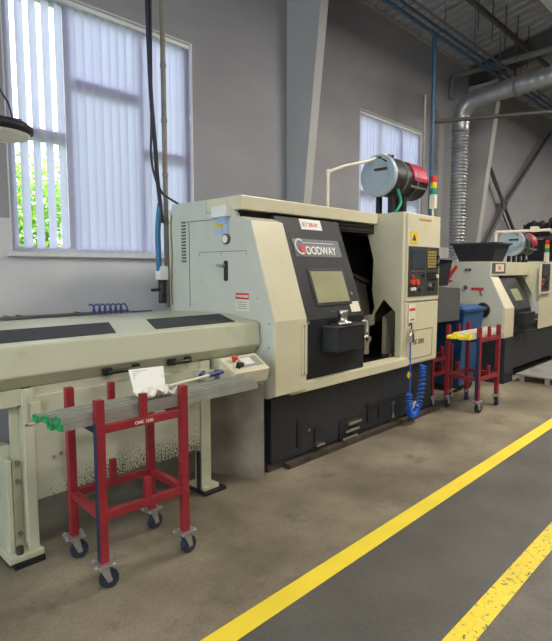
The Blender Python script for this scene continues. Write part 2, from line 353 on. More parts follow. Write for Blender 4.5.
# portal frame columns, deeper towards the eaves
def column(x0, wdt, label, m):
    root = thing('steel_column', (x0, WY, 0), label, 'column', None)
    root['kind'] = 'structure'
    fl = MB().hexa([(x0,4.585,0),(x0+wdt,4.585,0),(x0+wdt,4.60,0),(x0,4.60,0),(x0,4.02,RZ-.35),(x0+wdt,4.02,RZ-.35),(x0+wdt,4.035,RZ-.35),(x0,4.035,RZ-.35)])
    q = MB().hexa([(x0,4.57,.0),(x0+wdt*.8,4.57,0),(x0+wdt*.8,4.6,0),(x0,4.6,0),(x0,4.03,RZ-.35),(x0+wdt*.8,4.03,RZ-.35),(x0+wdt*.8,4.6,RZ-.35),(x0,4.6,RZ-.35)])
    q.build('web', m, root)
    MB().hexa([(x0-.01,4.555,.0),(x0+wdt+.01,4.555,0),(x0+wdt+.01,4.57,0),(x0-.01,4.57,0),(x0-.01,4.01,RZ-.35),(x0+wdt+.01,4.01,RZ-.35),(x0+wdt+.01,4.03,RZ-.35),(x0-.01,4.03,RZ-.35)]).build('flange', m, root)
    y0, y1 = 4.6, YR
    MB().hexa([(x0,y0,RZ-.35),(x0+wdt,y0,RZ-.35),(x0+wdt,y1,roofz(y1)-.5),(x0,y1,roofz(y1)-.5),(x0,y0,RZ-.005),(x0+wdt,y0,RZ-.005),(x0+wdt,y1,roofz(y1)-.005),(x0,y1,roofz(y1)-.005)]).build('rafter', 'steel', root)
column(4.91, .12, 'grey tapered steel column between the two blind-covered windows', 'column')
column(10.04, .15, 'pale tapered steel column behind the vertical silver duct', 'column')

# windows
def window(i, x0, x1, mull, trans):
    y0, y1 = WY+.10, WY+.16
    f = MB().box(x0, x1, y0, y1, WZ0, WZ0+.07).box(x0, x1, y0, y1, WZ1-.07, WZ1).box(x0, x0+.07, y0, y1, WZ0+.07, WZ1-.07).box(x1-.07, x1, y0, y1, WZ0+.07, WZ1-.07)
    xs = [x0+.07]+list(mull)+[x1-.07]
    for mxx in mull: f.box(mxx-.028, mxx+.028, y0-.01, y1, WZ0+.07, WZ1-.07)
    for k in range(len(xs)-1):
        a = xs[k]+(.045 if k else 0); b = xs[k+1]-(.045 if k < len(mull) else 0)
        f.box(a, b, y0-.005, y1, trans[k]-.05, trans[k]+.05)
    root = struct(f.build('window_%d' % i, 'frame'))
    struct(MB().box(x0+.06, x1-.06, y0+.025, y0+.035, WZ0+.06, WZ1-.06).build('pane', 'glass', root))
    struct(MB().box(x0, x1, WY-.0, WY+.10, WZ1-.012, WZ1-.001).box(x0+.001, x0+.012, WY, WY+.1, WZ0+.02, WZ1-.012).box(x1-.012, x1-.001, WY, WY+.1, WZ0+.02, WZ1-.012).build('reveal', 'reveal', root))
    struct(MB().box(x0-.03, x1+.03, WY-.05, WY+.10, WZ0-.02, WZ0+.015).build('window_sill', 'reveal', root))
    return root
window(1, 1.58, 3.46, (2.15, 2.88), (2.67, 3.17, 2.67))
window(2, 6.48, 8.34, (7.1, 7.72), (2.67, 3.17, 2.67))

def blind(x0, x1, label, open_until):
    r = thing('vertical_blind', (x0, WY+.045, WZ0), label, 'blind')
    MB().box(x0+.015, x1-.015, WY+.03, WY+.065, WZ1-.05, WZ1-.014).build('headrail', 'white', r, .003)
    x = x0+.05; yc = WY+.048; z0, z1 = WZ0+.05, WZ1-.055
    while x < x1-.04:
        if x < open_until: ang = math.radians(24+random.uniform(-4, 4)); step = .108
        else: ang = math.radians(-30+random.uniform(-9, 9)); step = .083
        h = .0445; v = MB()
        N = 6; P = []
        for j in range(N+1):
            s = -1+2*j/N; bow = .011*(1-s*s)
            P.append((x+s*h*math.cos(ang)-bow*math.sin(ang), yc+s*h*math.sin(ang)*.9+bow*math.cos(ang)))
        vs = [(px, py, z0) for px, py in P]+[(px, py, z1) for px, py in P]
        v.add(vs, [(j, j+1, N+2+j, N+1+j) for j in range(N)], 0, True)
        v.build('vane', 'blind', r)
        x += step
    return r
blind(1.58, 3.46, 'white vertical blind with some vanes turned open to green trees outside', 2.12)
blind(6.48, 8.34, 'narrow white closed vertical blind behind the round dust collector', 0)

# outside
struct(MB().box(-30, 60, 4.95, 60, -.3, -.05).build('ground', 'grass'))
def tree(x, y, h, R, label):
    r = thing('leafy_tree', (x, y, -.05), label, 'tree', 'trees outside the window')
    MB().tube([(x, y, -.05), (x+.1, y, h*.3), (x-.05, y+.05, h*.7)], [.14, .11, .05]).build('trunk', 'trunk', r)
    m = MB(); bl = [(Vector((x+random.uniform(-R*.6, R*.6), y+random.uniform(-R*.5, R*.5), random.uniform(.9, h-.6))), random.uniform(.5, .9)) for _ in range(22)]
    for ctr, rr in bl:
        for _ in range(230):
            d = Vector((random.gauss(0,1), random.gauss(0,1), random.gauss(0,1))).normalized()*rr*random.uniform(.7,1.05)
            p = ctr+d; a = Vector((random.gauss(0,1), random.gauss(0,1), random.gauss(0,1))).normalized(); b = a.orthogonal().normalized()
            s = random.uniform(.05, .10); m.add([p-a*s, p+b*s*.5, p+a*s, p-b*s*.5], [(0,1,2,3)], 0)
    m.build('crown', 'leaf', r)
for tx, ty, h, R in ((2.3, 10.5, 4.6, 1.2), (4.9, 12.2, 4.6, 1.3), (7.9, 11.6, 3.8, 1.2), (2.2, 16.5, 5.6, 1.4), (5.6, 17, 5.4, 1.5), (11.2, 14, 4.4, 1.4)):
    tree(tx, ty, h, R, 'bright green leafy tree seen through the open blind vanes')

# ------------------------------------------------------------------ floor markings
struct_ = None
tag(MB().box(XN+.2, 20, 1.497, 1.602, 0.0002, .002).build('floor_line', 'line'), 'long yellow floor line running closest to the lathes', 'floor marking')
tag(MB().box(XN+.2, 20, .80, .90, 0.0002, .002).build('floor_line', 'line'), 'worn chipped yellow floor line at the lower right corner', 'floor marking')

# ------------------------------------------------------------------ big lathe
L = thing('cnc_lathe', (2.6, 2.6, 0), 'large cream and black turning machine with open sliding door, left of the red trolley pair', 'lathe')
X0, X1 = 2.6, 5.12
b = MB().box(2.66, 5.10, 2.64, 3.75, .06, .56)
BASE = b.build('base', 'base', L, .006)
MB().box(2.64, 5.1, 2.655, 3.7, 0, .06).build('floor_channel', 'rail', L)
MB().box(2.80, 5.2, 2.585, 2.64, 0, .04).build('floor_rail', 'rail', L)
# base fittings
MB().prism([(2.94,.13),(2.955,.115),(2.975,.115),(2.99,.13),(2.99,.335),(2.975,.35),(2.955,.35),(2.94,.335)], 'y', 2.632, 2.645).build('oil_gauge', 'black', L)
MB().cyl((3.075,2.645,.235),(3.075,2.628,.235),.012,n=12).build('plug', 'chrome', L)
MB().box(3.15,3.24,2.630,2.645,.10,.23).build('vent_opening', 'black', L)
MB().box(3.145,3.245,2.60,2.645,.085,.10).build('drip_lip', 'chrome', L)
q = MB().box(3.48,3.80,2.632,2.645,.03,.22); q.build('chip_opening', 'black', L)
for k, z in enumerate((.05,.11,.17)): MB().box(3.49+.04*k,3.70+.03*k,2.60,2.635,z,z+.022).build('slide_bracket', 'chrome', L)
MB().box(3.86,4.62,2.628,2.645,.27,.29).cyl((3.9,2.64,.28),(3.9,2.615,.28),.02).build('coolant_pipe', 'black', L)
for a, b_ in ((3.90,4.05),(4.08,4.26),(4.36,4.50)): MB().box(a,b_,2.630,2.645,.12,.24).build('vent_opening', 'black', L)
MB().box(4.30,4.33,2.62,2.645,.08,.24).build('lever', 'chrome', L)
MB().box(4.70,4.80,2.625,2.645,.10,.16).build('switch_box', 'creampipe', L)
MB().lathe([(.034,-.004),(.034,.004)], (4.62,2.635,.455), 'y').build('warning_sticker', 'amber', L)
# left side panel
side = [(3.77,.57),(3.77,2.055),(3.302,2.055),(3.302,1.948),(2.97,1.948),(2.94,1.9),(2.79,1.862),(2.56,1.14),(2.56,.60),(2.62,.57)]
MB().prism(side, 'x', X0, X0+.04).build('side_panel', 'pale', L, .004)
# rear cabinet and back of body
MB().box(2.64,5.10,3.25,3.77,.57,2.05).build('rear_body', 'pale', L)
MB().box(2.70,4.9,3.77,3.97,.45,2.03).build('rear_cabinet', 'pale', L, .006)
# roof slab
MB().box(2.6,4.40,2.89,3.30,1.95,2.055).build('roof', 'cream', L, .008)
MB().box(2.64,4.42,2.95,3.25,1.86,1.95).build('door_track', 'darkint', L)
# side details (on the face x = 2.6)
f = MB()
f.box(2.596,2.6,2.66,2.663,1.2,1.2)
g = MB()
for (y0,y1,z) in ((2.83,3.40,1.645),(3.17,3.56,1.895)): g.box(2.597,2.6,y0,y1,z-.002,z+.002)
for (y,z0,z1) in ((3.53,1.20,1.895),): g.box(2.597,2.6,y-.002,y+.002,z0,z1)
g.build('seam', 'darkgrey', L)
g = MB()
for k in range(13):
    z = 1.57+k*.0265; g.box(2.596,2.6,3.575,3.635,z,z+.014)
g.build('vent_slots', 'darkgrey', L)
g = MB()
for y, z in ((3.40,1.625),(3.12,1.63),(2.84,1.625),(2.72,1.30),(3.37,1.17),(3.37,1.42)): g.cyl((2.6,y,z),(2.593,y,z),.008,n=10)
g.build('screws', 'zinc', L)
MB().lathe([(.040,0),(.040,-.018),(.034,-.022),(.033,-.022)], (2.6,3.053,1.738), 'x').build('pressure_gauge', 'darkgrey', L)
MB().cyl((2.579,3.053,1.738),(2.577,3.053,1.738),.030,n=20).build('dial', 'white', L)
MB().prism([(3.045,1.43),(3.055,1.42),(3.08,1.42),(3.09,1.43),(3.09,1.565),(3.08,1.575),(3.055,1.575),(3.045,1.565)], 'x', 2.595, 2.6).build('latch_slot', 'black', L)
MB().cyl((2.6,3.085,1.535),(2.57,3.085,1.535),.015).cyl((2.57,3.085,1.535),(2.572,3.14,1.54),.012).build('latch_handle', 'zinc', L)
MB().box(2.596,2.6,2.81,2.955,1.288,1.332).build('warning_label', 'redlab', L)
text('WARNING', .028, frame_mtx((2.595,2.945,1.30),(0,-1,0),(0,0,1)), 'text_white', 'lettering', L)
MB().box(2.597,2.6,2.81,2.955,1.20,1.283).build('notice_label', 'creamsticker', L)
g = MB()
for k in range(4): g.box(2.596,2.597,2.83,2.94,1.215+k*.016,1.219+k*.016)
g.build('label_lines', 'darkgrey', L)
MB().box(2.596,2.6,3.10,3.20,1.825,1.85,0).box(2.596,2.6,3.10,3.20,1.775,1.823,1).build('sticker', ['amber','bluelab'], L)
MB().box(2.596,2.6,3.03,3.08,1.785,1.845).build('sticker', 'bluelab', L)
MB().box(2.54,2.6,3.00,3.17,1.90,1.985).build('junction_box', 'white', L, .006)
MB().box(2.57,2.6,3.03,3.13,1.855,1.90).build('cable_gland', 'bluelab', L)
# front-left cover
cov = [(2.56,.595),(2.54,.60),(2.54,1.14),(2.79,1.862),(2.90,1.90),(2.90,1.82),(2.64,1.14),(2.64,.595)]
MB().prism(cov, 'x', 2.602, 2.94).build('front_cover', 'cream', L, .006)
MB().box(2.88,2.94,2.535,2.54,.72,1.10).build('cover_edge', 'cream', L)
g = MB()
for z in (.73,1.09): g.cyl((2.905,2.536,z),(2.905,2.53,z),.008,n=10)
g.cyl((2.905,2.535,.73),(2.905,2.535,1.09),.003,n=6); g.build('hinge_pin', 'conduit', L)
g = MB()
for y, z in ((2.60,.75),(2.60,.95),(2.60,1.12)): g.cyl((2.6,y,z),(2.594,y,z),.008,n=10)
g.build('screws', 'zinc', L)
# ledge under the door
MB().prism([(2.565,.575),(2.565,.65),(2.70,.66),(2.70,.575)], 'x', 2.80, 4.47).build('ledge', 'cream', L, .004)
# interior
MB().box(2.95,5.05,2.70,3.24,.57,.64).build('chip_tray', 'darkint', L)
MB().box(2.95,5.08,3.22,3.245,.64,1.86).build('inner_back', 'darkint', L)
MB().box(5.06,5.09,2.69,3.22,.64,1.95).build('inner_side', 'darkint', L)
MB().hexa([(3.80,2.94,.93),(4.415,2.94,.93),(4.415,2.96,.93),(3.80,2.96,.93),(3.80,3.06,1.55),(4.415,3.03,1.37),(4.415,3.05,1.37),(3.80,3.08,1.55)]).build('inner_guard', 'brownint', L, .004)
MB().hexa([(3.80,3.02,1.545),(4.415,2.99,1.365),(4.415,3.08,1.365),(3.80,3.11,1.545),(3.80,3.02,1.58),(4.415,2.99,1.40),(4.415,3.08,1.40),(3.80,3.11,1.58)]).build('guard_rail', 'black', L, .003)
MB().box(3.77,4.40,2.955,3.0,1.865,1.95).box(3.77,4.40,2.935,2.955,1.885,1.895).box(3.77,4.40,2.935,2.955,1.92,1.93).build('door_header', 'brownint', L)
MB().box(4.06,4.24,2.80,2.90,.98,1.02).box(4.06,4.24,2.80,2.815,1.02,1.08).box(4.10,4.18,2.82,2.88,.70,.98).cyl((4.14,2.82,.85),(4.14,2.79,.85),.03).build('tool_bracket', 'chrome', L, .003)
MB().hexa([(4.60,2.90,.64),(4.80,2.90,.64),(4.80,2.95,.64),(4.60,2.95,.64),(4.60,2.90,1.02),(4.80,2.90,1.14),(4.80,2.95,1.14),(4.60,2.95,1.02)]).build('inner_door_post', 'cream', L, .004)
g = MB()
for k in range(9): 
    xx = 4.42+.03*k+random.uniform(-.01,.01); yy = 2.71+random.uniform(0,.05); g.box(xx,xx+.03,yy,yy+.02,.655,.67+random.uniform(0,.02))
tagless = g.build('chips', 'key', L)
# tower with controls
tw = [(2.62,.56),(2.62,2.055),(3.3,2.055),(3.3,1.96),(3.06,1.95),(3.03,1.88),(2.95,1.605),(2.96,1.30),(2.93,1.13),(2.985,.97),(2.82,1.215),(2.69,1.096),(2.686,.65),(2.686,.56)]
MB().prism(tw, 'x', 4.42, X1, 0, {i: 1 for i in range(3, 12)}).build('control_tower', ['cream','darkint'], L, .004)
MB().box(4.475,5.125,2.602,2.62,1.20,2.05).build('tower_door', 'cream', L, .004)
MB().box(4.475,5.125,2.606,2.62,.575,1.185).build('lower_panel', 'cream', L, .003)
cp = MB().box(4.495,5.105,2.596,2.602,1.245,1.735).build('control_panel', 'panelgrey', L, .002)
MB().box(4.54,4.80,2.590,2.596,1.52,1.70).build('screen', 'screen', cp)
MB().box(4.53,4.81,2.592,2.596,1.48,1.505).build('screen_trim', 'chrome', cp)
g = MB()
for i in range(5):
    for j in range(6): g.box(4.855+i*.036,4.855+i*.036+.028,2.588,2.596,1.53+j*.029,1.53+j*.029+.021)
g.build('keypad', 'key', cp)
g = MB()
for i in range(6):
    for j in range(3): g.box(4.86+i*.034,4.86+i*.034+.02,2.588,2.596,1.40+j*.032,1.40+j*.032+.018)
g.build('keypad', 'black', cp)
for x in (4.555,4.64): MB().cyl((x,2.596,1.385),(x,2.566,1.385),.028,n=16).build('button', 'redbtn', cp)
for x, z, mm in ((4.55,1.32,'white'),(4.60,1.32,'white'),(4.70,1.31,'black'),(4.77,1.455,'black'),(4.90,1.32,'black'),(4.98,1.31,'black'),(5.07,1.64,'black'),(5.07,1.56,'black'),(5.06,1.44,'white'),(5.00,1.36,'black'),(4.92,1.35,'zinc'),(4.56,1.44,'redlab')):
    MB().cyl((x,2.596,z),(x,2.578,z),.017,n=12).build('knob', mm, cp)
MB().box(4.53,4.65,2.598,2.602,1.765,1.875).build('warning_sticker', 'amber', L)
MB().prism([(4.55,1.79),(4.63,1.79),(4.59,1.855)], 'y', 2.596, 2.598).build('warning_triangle', 'text_dark', L)
MB().box(4.69,4.93,2.600,2.602,1.99,2.01).build('tape_mark', 'key', L)
# lower panel labels, door outline, lettering
g = MB()
g.box(4.52,4.523,2.604,2.606,.98,1.175).box(4.52,4.66,2.604,2.606,.98,.983)
g.box(4.56,5.02,2.603,2.606,.905,.909).box(5.017,5.02,2.603,2.606,.62,.905).box(4.56,4.563,2.603,2.606,.62,.905).box(4.56,5.02,2.603,2.606,.62,.623)
g.build('seam', 'darkgrey', L)
MB().box(4.53,4.66,2.602,2.606,.985,1.17).build('notice_label', 'creamsticker', L)
MB().box(4.54,4.65,2.600,2.602,1.105,1.13).build('red_stripe', 'redlab', L)
MB().box(4.57,4.63,2.600,2.602,1.01,1.025).build('red_stripe', 'redlab', L)
text('LE 2001', .068, frame_mtx((4.635,2.6045,.765),(1,0,0),(0,0,1)), 'text_dark', 'lettering', L)
MB().box(4.6,4.98,2.604,2.606,1.19,1.192).build('gap', 'darkgrey', L)
# sliding door
P1 = Vector((0,2.60,1.12)); P2 = Vector((0,2.90,1.93)); UD = (P2-P1).normalized(); ND = Vector((0,-UD.z,UD.y)); ANG = UD
door = MB().prism([(2.60,.655),(2.60,1.12),(2.90,1.93),(2.95,1.93),(2.95,1.90),(2.65,1.11),(2.65,.655)], 'x', 2.945, 3.77).build('sliding_door', 'charcoal', L, .006)
def dp(x, z, off=0):   # point on the sloping face
    t = (z-1.12)/(.81); return Vector((x, 2.60+.30*t, z))+ND*off
def dplate(x0, x1, z0, z1, off, th, skew=0):
    m = MB(); m.hexa([dp(x0,z0,off),dp(x1,z0,off),dp(x1,z0,off+th),dp(x0,z0,off+th),dp(x0,z1,off),dp(x1,z1,off),dp(x1,z1,off+th),dp(x0,z1,off+th)]); return m
dplate(3.165,3.635,1.215,1.515,0,.006).build('window_frame', 'black', door, .003)
dplate(3.19,3.61,1.24,1.49,.006,.004).build('window_pane', 'windowglass_door', door)
dplate(3.24,3.51,1.838,1.925,0,.003).build('sign_plate', 'white', door)
EY = UD
text('SLT 200-HY', .052, frame_mtx(dp(3.262,1.862,.0035),(1,0,0),EY), 'text_red', 'lettering', door, sx=.78)
lp = dplate(3.08,3.68,1.612,1.755,0,.004).build('logo_plate', 'logoplate', door)
arc = []
for k in range(15):
    a = math.radians(55+k*17); arc.append(dp(3.155,1.688,.007)+Vector((1,0,0))*math.cos(a)*.058+EY*math.sin(a)*.062)
MB().tube([p for p in arc], .010, 6).build('logo_ring', 'text_white', lp)
MB().cyl(dp(3.185,1.672,.004), dp(3.185,1.672,.008), .034, n=18).build('logo_dot', 'text_red', lp)
text('OODWAY', .098, frame_mtx(dp(3.215,1.632,.0045),(1,0,0),EY), 'text_white', 'lettering', lp, sx=.86)
dplate(3.20,3.60,1.722,1.726,.004,.001).build('logo_line', 'text_white', lp)
# tray box with chrome knob on the door
bx = MB().prism([(3.19,2.60),(3.235,2.47),(3.60,2.49),(3.69,2.60)], 'z', .855, 1.05).build('handle_box', 'charcoal', door, .006)
MB().prism([(3.185,2.60),(3.23,2.463),(3.605,2.483),(3.695,2.60)], 'z', 1.05, 1.062).box(3.27,3.55,2.50,2.59,1.062,1.075).build('tray_rim', 'brownint', bx, .003)
MB().lathe([(.07,0),(.07,.015),(.035,.02),(.035,.06),(.046,.065),(.046,.10),(.04,.108)], (3.37,2.53,1.075), 'z', 20).build('knob', 'chrome', bx)
MB().tube(spline([(3.60,2.50,1.08),(3.65,2.50,1.08),(3.685,2.51,1.05),(3.685,2.51,.98)]), .008, 8).build('cable_loop', 'white', bx)
dplate(3.60,3.73,1.15,1.235,0,.003).build('sticker', 'creamsticker', door)
MB().cyl((3.02,2.60,1.10),(3.02,2.594,1.10),.014,n=12).build('bolt', 'zinc', door)
g = MB()
for x in (3.33, 3.36): g.cyl(dp(x,1.165,0),dp(x,1.165,.008),.006,n=8)
g.cyl(dp(3.655,1.30,0),dp(3.655,1.30,.012),.015,n=12)
g.build('bolt', 'zinc', door)

# air gun + coiled hose
A = thing('air_blow_gun', (4.6,2.58,.80), 'grey air gun hanging on the lathe below its control panel', 'air gun')
MB().tube(spline([(4.585,2.59,.96),(4.60,2.575,.99),(4.615,2.575,.95),(4.61,2.575,.90)]), .008, 8).build('hook', 'darkgrey', A)
MB().cyl((4.61,2.57,.93),(4.605,2.575,.80),.024,.018).cyl((4.605,2.57,.90),(4.56,2.56,.86),.010).build('body', 'zinc', A)
MB().hexa([(4.60,2.55,.80),(4.64,2.55,.80),(4.64,2.565,.80),(4.60,2.565,.80),(4.60,2.55,.90),(4.62,2.55,.90),(4.62,2.565,.90),(4.60,2.565,.90)]).build('trigger', 'darkgrey', A)
H = thing('air_hose', (4.5,2.5,.13), 'bright blue hose with a coiled section hanging in front of the black machine base', 'hose')
MB().tube(spline([(4.605,2.575,.80),(4.598,2.57,.55),(4.585,2.56,.36),(4.57,2.55,.28)]), .006, 6).build('straight_run', 'blue', H)
cc = []
path = spline([(4.52,2.53,.31),(4.51,2.52,.22),(4.52,2.52,.14),(4.58,2.52,.09),(4.66,2.53,.10),(4.73,2.54,.17),(4.79,2.55,.30),(4.83,2.56,.45),(4.86,2.57,.54)], 26)
for i, p in enumerate(path):
    t = (path[min(i+1,len(path)-1)]-path[max(0,i-1)]).normalized(); a = Vector((0,1,0)); b_ = t.cross(a).normalized(); ph = i*.85
    cc.append(p+(a*math.cos(ph)+b_*math.sin(ph))*.028)
MB().tube(cc, .008, 6).build('coil', 'blue', H)

A.location.x -= .075; H.location.x -= .075
# dust / mist collector on the roof
def collector(c, R, ln, label, name='mist_collector', floorz=2.05):
    x, y, z = c
    r = thing(name, (x+ln*.5, y, floorz), label, 'extractor')
    MB().lathe([(R*.97,.0),(R,.01),(R,.05),(R*.98,.055)], (x,y,z), 'x', 32).lathe([(R*.66,-.012),(R*.66,0)], (x,y,z), 'x', 32).build('end_cover', 'lightblue', r)
    MB().lathe([(R*.94,.055),(R*.94,ln*.45),(R*.90,ln*.46),(R*.90,ln*.9)], (x,y,z), 'x', 32).build('drum', 'black', r)
    MB().lathe([(R*.95,0),(R*.95,.035)], (x+ln*.33,y,z), 'x', 32).lathe([(R*.95,0),(R*.95,.03)], (x+ln*.62,y,z), 'x', 32).build('clamp_ring', 'darkgrey', r)
    g = MB(); 
    for k in range(7):
        a0 = math.radians(172+k*12); a1 = math.radians(184+k*12)
        def Q(a, xx, rr): return (xx, y+math.cos(a)*rr, z+math.sin(a+PI)*rr)
        # curved crimson plate on the room side
        g.hexa([Q(a0,x+ln*.52,R*.945),Q(a0,x+ln*.88,R*.945),Q(a0,x+ln*.90,R*.905),Q(a0,x+ln*.52,R*.905),Q(a1,x+ln*.52,R*.945),Q(a1,x+ln*.88,R*.945),Q(a1,x+ln*.90,R*.905),Q(a1,x+ln*.52,R*.905)])
    g.build('crimson_plate', 'motor', r)
    MB().lathe([(R*.92,0),(R*.92,.02),(R*.6,.05)], (x+ln*.9,y,z), 'x', 24).build('fan_cover', 'black', r)
    MB().box(x+ln*.18,x+ln*.55,y-.03,y+.07,z+R*.9,z+R*.98).box(x+ln*.22,x+ln*.30,y-.02,y+.04,z+R*.98,z+R*1.12).cyl((x+ln*.36,y,z+R*.98),(x+ln*.36,y,z+R*1.15),.02).build('top_fittings', 'brownint', r, .003)
    for xx in (x+ln*.2, x+ln*.5):
      for ya in (y-.10, y+.06): MB().box(xx-.02,xx+.04,ya,ya+.04,floorz+.003,z-R*.8).build('leg', 'black', r)
    g = MB()
    for k in range(6): g.cyl((x+ln*(.48+.07*k),y-R*.86,z-R*.42),(x+ln*(.48+.07*k),y-R*.96,z-R*.46),.012,n=8)
    g.build('bolts', 'zinc', r)
    MB().tube([(x+.06,y-R*.5,z+R*.55),(x-.04,y-R*.5,z+R*.62),(x-.04,y-R*.15,z+R*.8),(x+.1,y-.04,z+R*.92)], .008, 8).tube([(x+.02,y-R*.55,z+R*.18),(x-.02,y-R*.55,z+R*.25),(x-.02,y+R*.1,z+R*.25)], .014, 8).build('handle', 'black', r)
    return r
mc = collector((4.69,3.10,2.485), .215, .78, 'pale blue faced round mist collector standing on the larger lathe')
MB().cyl((5.22,3.15,2.057),(5.22,3.15,2.34),.055).build('drain_tube', 'black', mc)
tag(MB().tube(spline([(4.86,2.96,2.35),(4.88,2.93,2.22),(4.80,2.93,2.12),(4.74,2.96,2.075)]), .016, 8).build('drain_hose', 'greenhose'), 'short green hose curving down beneath the round mist collector', 'hose')
pp = thing('white_pipe', (4.1,3.3,2.05), 'cream pipe rising from the lathe roof and bending to the mist collector', 'pipe')
MB().cyl((4.10,3.28,2.06),(4.10,3.28,2.47),.015).build('upright', 'creampipe', pp)
MB().tube([(4.10,3.28,2.465),(4.30,3.22,2.545),(4.55,3.15,2.61),(4.86,3.10,2.722)], .015, 10).lathe([(.02,-.03),(.02,.03)], (4.10,3.28,2.46), 'z', 12).build('cross_run', 'creampipe', pp)

# signal tower
def stack(x, y, z, label, s=1.0):
    r = thing('signal_tower', (x,y,z), label, 'signal light')
    MB().box(x-.035*s,x+.035*s,y-.035*s,y+.035*s,z,z+.17*s).cyl((x,y,z-(.08 if s<.88 else .015)),(x,y,z),.012).build('housing', 'creampipe', r, .004)
    for k, mm in enumerate(('greenlens','amber','redlens')):
        MB().lathe([(.036*s,0),(.038*s,.01),(.038*s,.065*s),(.036*s,.07*s)], (x,y,z+(.17+.075*k)*s), 'z', 16).build('lens', mm, r)
    return r
stack(5.075, 2.665, 2.14, 'red, yellow and green signal light on top of the larger lathe', .84)

# ------------------------------------------------------------------ bar feeder
F = thing('bar_feeder', (1.3,3.2,0), 'long pale green-cream bar feeder with two dark grilles joined to the lathe', 'bar feeder')
fx0, fx1 = -.6, 2.585
MB().prism([(3.755,1.16),(3.05,1.175),(2.69,1.13),(2.675,.975),(2.735,.905),(3.755,.905)], 'x', fx0, fx1).build('housing', 'feeder', F, .008)
def tz(y): return 1.175-(3.05-y)/.36*.045
for a, a2, b_, b2 in ((-.4,-.4,1.50,1.60),(1.77,1.87,2.42,2.50)):
    MB().hexa([(a,2.76,tz(2.76)-.002),(b_,2.76,tz(2.76)-.002),(b2,3.03,tz(3.03)-.002),(a2,3.03,tz(3.03)-.002),(a,2.76,tz(2.76)+.004),(b_,2.76,tz(2.76)+.004),(b2,3.03,tz(3.03)+.004),(a2,3.03,tz(3.03)+.004)]).build('grille', 'grille', F)
MB().box(fx0,2.10,2.72,3.3,.82,.905).build('under_beam', 'feeder', F)
MB().prism([(1.0,.312),(2.055,.318),(2.055,.86),(1.0,.86)], 'y', 2.705, 2.72).build('skirt_panel', 'skirt', F, .002)
# left support
MB().box(.945,1.0,2.70,2.78,.06,.905).box(.90,.945,2.76,2.78,.06,.905).build('leg', 'feeder', F, .004)
MB().box(.86,.93,2.79,2.87,.06,.61).box(.86,.885,2.72,2.79,.06,.55).build('leg_post', 'feeder', F, .004)
g = MB()
for z in (.14,.42,.52): g.cyl((.925,2.76,z),(.925,2.745,z),.012,n=8)
g.build('bolts', 'conduit', F)
MB().box(.84,1.01,2.67,2.95,.03,.06).build('foot_plate', 'feeder', F, .003)
MB().box(.86,1.01,2.66,2.84,0,.03).build('foot_pad', 'black', F)
MB().cyl((.90,2.70,.06),(.90,2.70,.10),.018,n=6).build('foot_bolt', 'rail', F)
MB().box(.845,.855,2.80,2.86,.6,.82).build('strut', 'black', F)
# right support
MB().box(2.065,2.145,2.705,2.78,.05,.905).build('leg', 'feeder', F, .004)
MB().box(2.07,2.20,2.69,2.86,.022,.05).build('foot_plate', 'feeder', F, .003)
MB().box(2.06,2.24,2.66,2.86,0,.022).build('foot_pad', 'black', F)
MB().cyl((2.05,2.72,.30),(2.05,2.72,.02),.012).build('levelling_screw', 'darkint', F)
MB().box(.98,1.03,2.685,2.705,.74,.83).box(.955,.962,2.69,2.70,.72,.86).box(.955,1.0,2.69,2.70,.72,.728).build('bar_stop', 'feeder', F)
for xa, xb in ((1.40,1.58),(1.83,1.95)):
    g = MB().tube([(xa,2.70,.935),(xa,2.655,.935),(xb,2.655,.935),(xb,2.70,.935)], .012, 8).box(xa-.025,xa+.025,2.672,2.70,.915,.955).box(xb-.02,xb+.02,2.672,2.70,.915,.955)
    g.build('pull_handle', 'black', F, .003)
g = MB()
for x, z in ((1.09,.52),(1.13,.53),(1.20,.66),(1.20,.60)): g.cyl((x,2.705,z),(x,2.699,z),.009,n=8)
g.build('plugs', 'conduit', F)
MB().box(2.02,2.10,2.60,2.705,.80,.86).build('panel_bracket', 'feeder', F)
# operator box
c8 = [(2.10,2.42,.775),(2.40,2.42,.775),(2.43,2.59,.80),(2.13,2.59,.80),(2.10,2.395,.862),(2.40,2.395,.862),(2.44,2.58,.935),(2.12,2.58,.935)]
OB = MB().hexa(c8).build('operator_box', 'cream', F, .004)
MB().box(2.18,2.36,2.56,2.74,.84,.905).build('box_bracket', 'feeder', F)
def tp(s, t, h=0):
    a = Vector(c8[4]).lerp(Vector(c8[5]), s); b2 = Vector(c8[7]).lerp(Vector(c8[6]), s); return a.lerp(b2, t)+Vector((0,-.36,.93))*h
g = MB().hexa([tp(.38,.25,0),tp(.93,.25,0),tp(.93,.85,0),tp(.38,.85,0),tp(.38,.25,.003),tp(.93,.25,.003),tp(.93,.85,.003),tp(.38,.85,.003)]); g.build('button_plate', 'alu', OB)
g = MB().hexa([tp(.42,.38,.003),tp(.72,.38,.003),tp(.72,.78,.003),tp(.42,.78,.003),tp(.42,.38,.005),tp(.72,.38,.005),tp(.72,.78,.005),tp(.42,.78,.005)]); g.build('membrane', 'white', OB)
MB().cyl(tp(.26,.68,0), tp(.26,.68,.022), .012).cyl(tp(.26,.68,.022), tp(.26,.68,.04), .022, .02).build('stop_button', 'redbtn', OB)
MB().cyl(tp(.22,.32,0), tp(.22,.32,.03), .018).cyl(tp(.32,.34,0), tp(.32,.34,.025), .014).build('knob', 'black', OB)

# blue coil on the feeder
tag(MB().tube(coil((1.82,3.72,1.21),(2.10,3.70,1.205),.037,6.5)+[Vector((2.18,3.72,1.172)),Vector((2.34,3.71,1.172))], .006, 6).build('coiled_hose', 'navy'), 'navy blue spiral hose lying on the back edge of the bar feeder', 'hose')

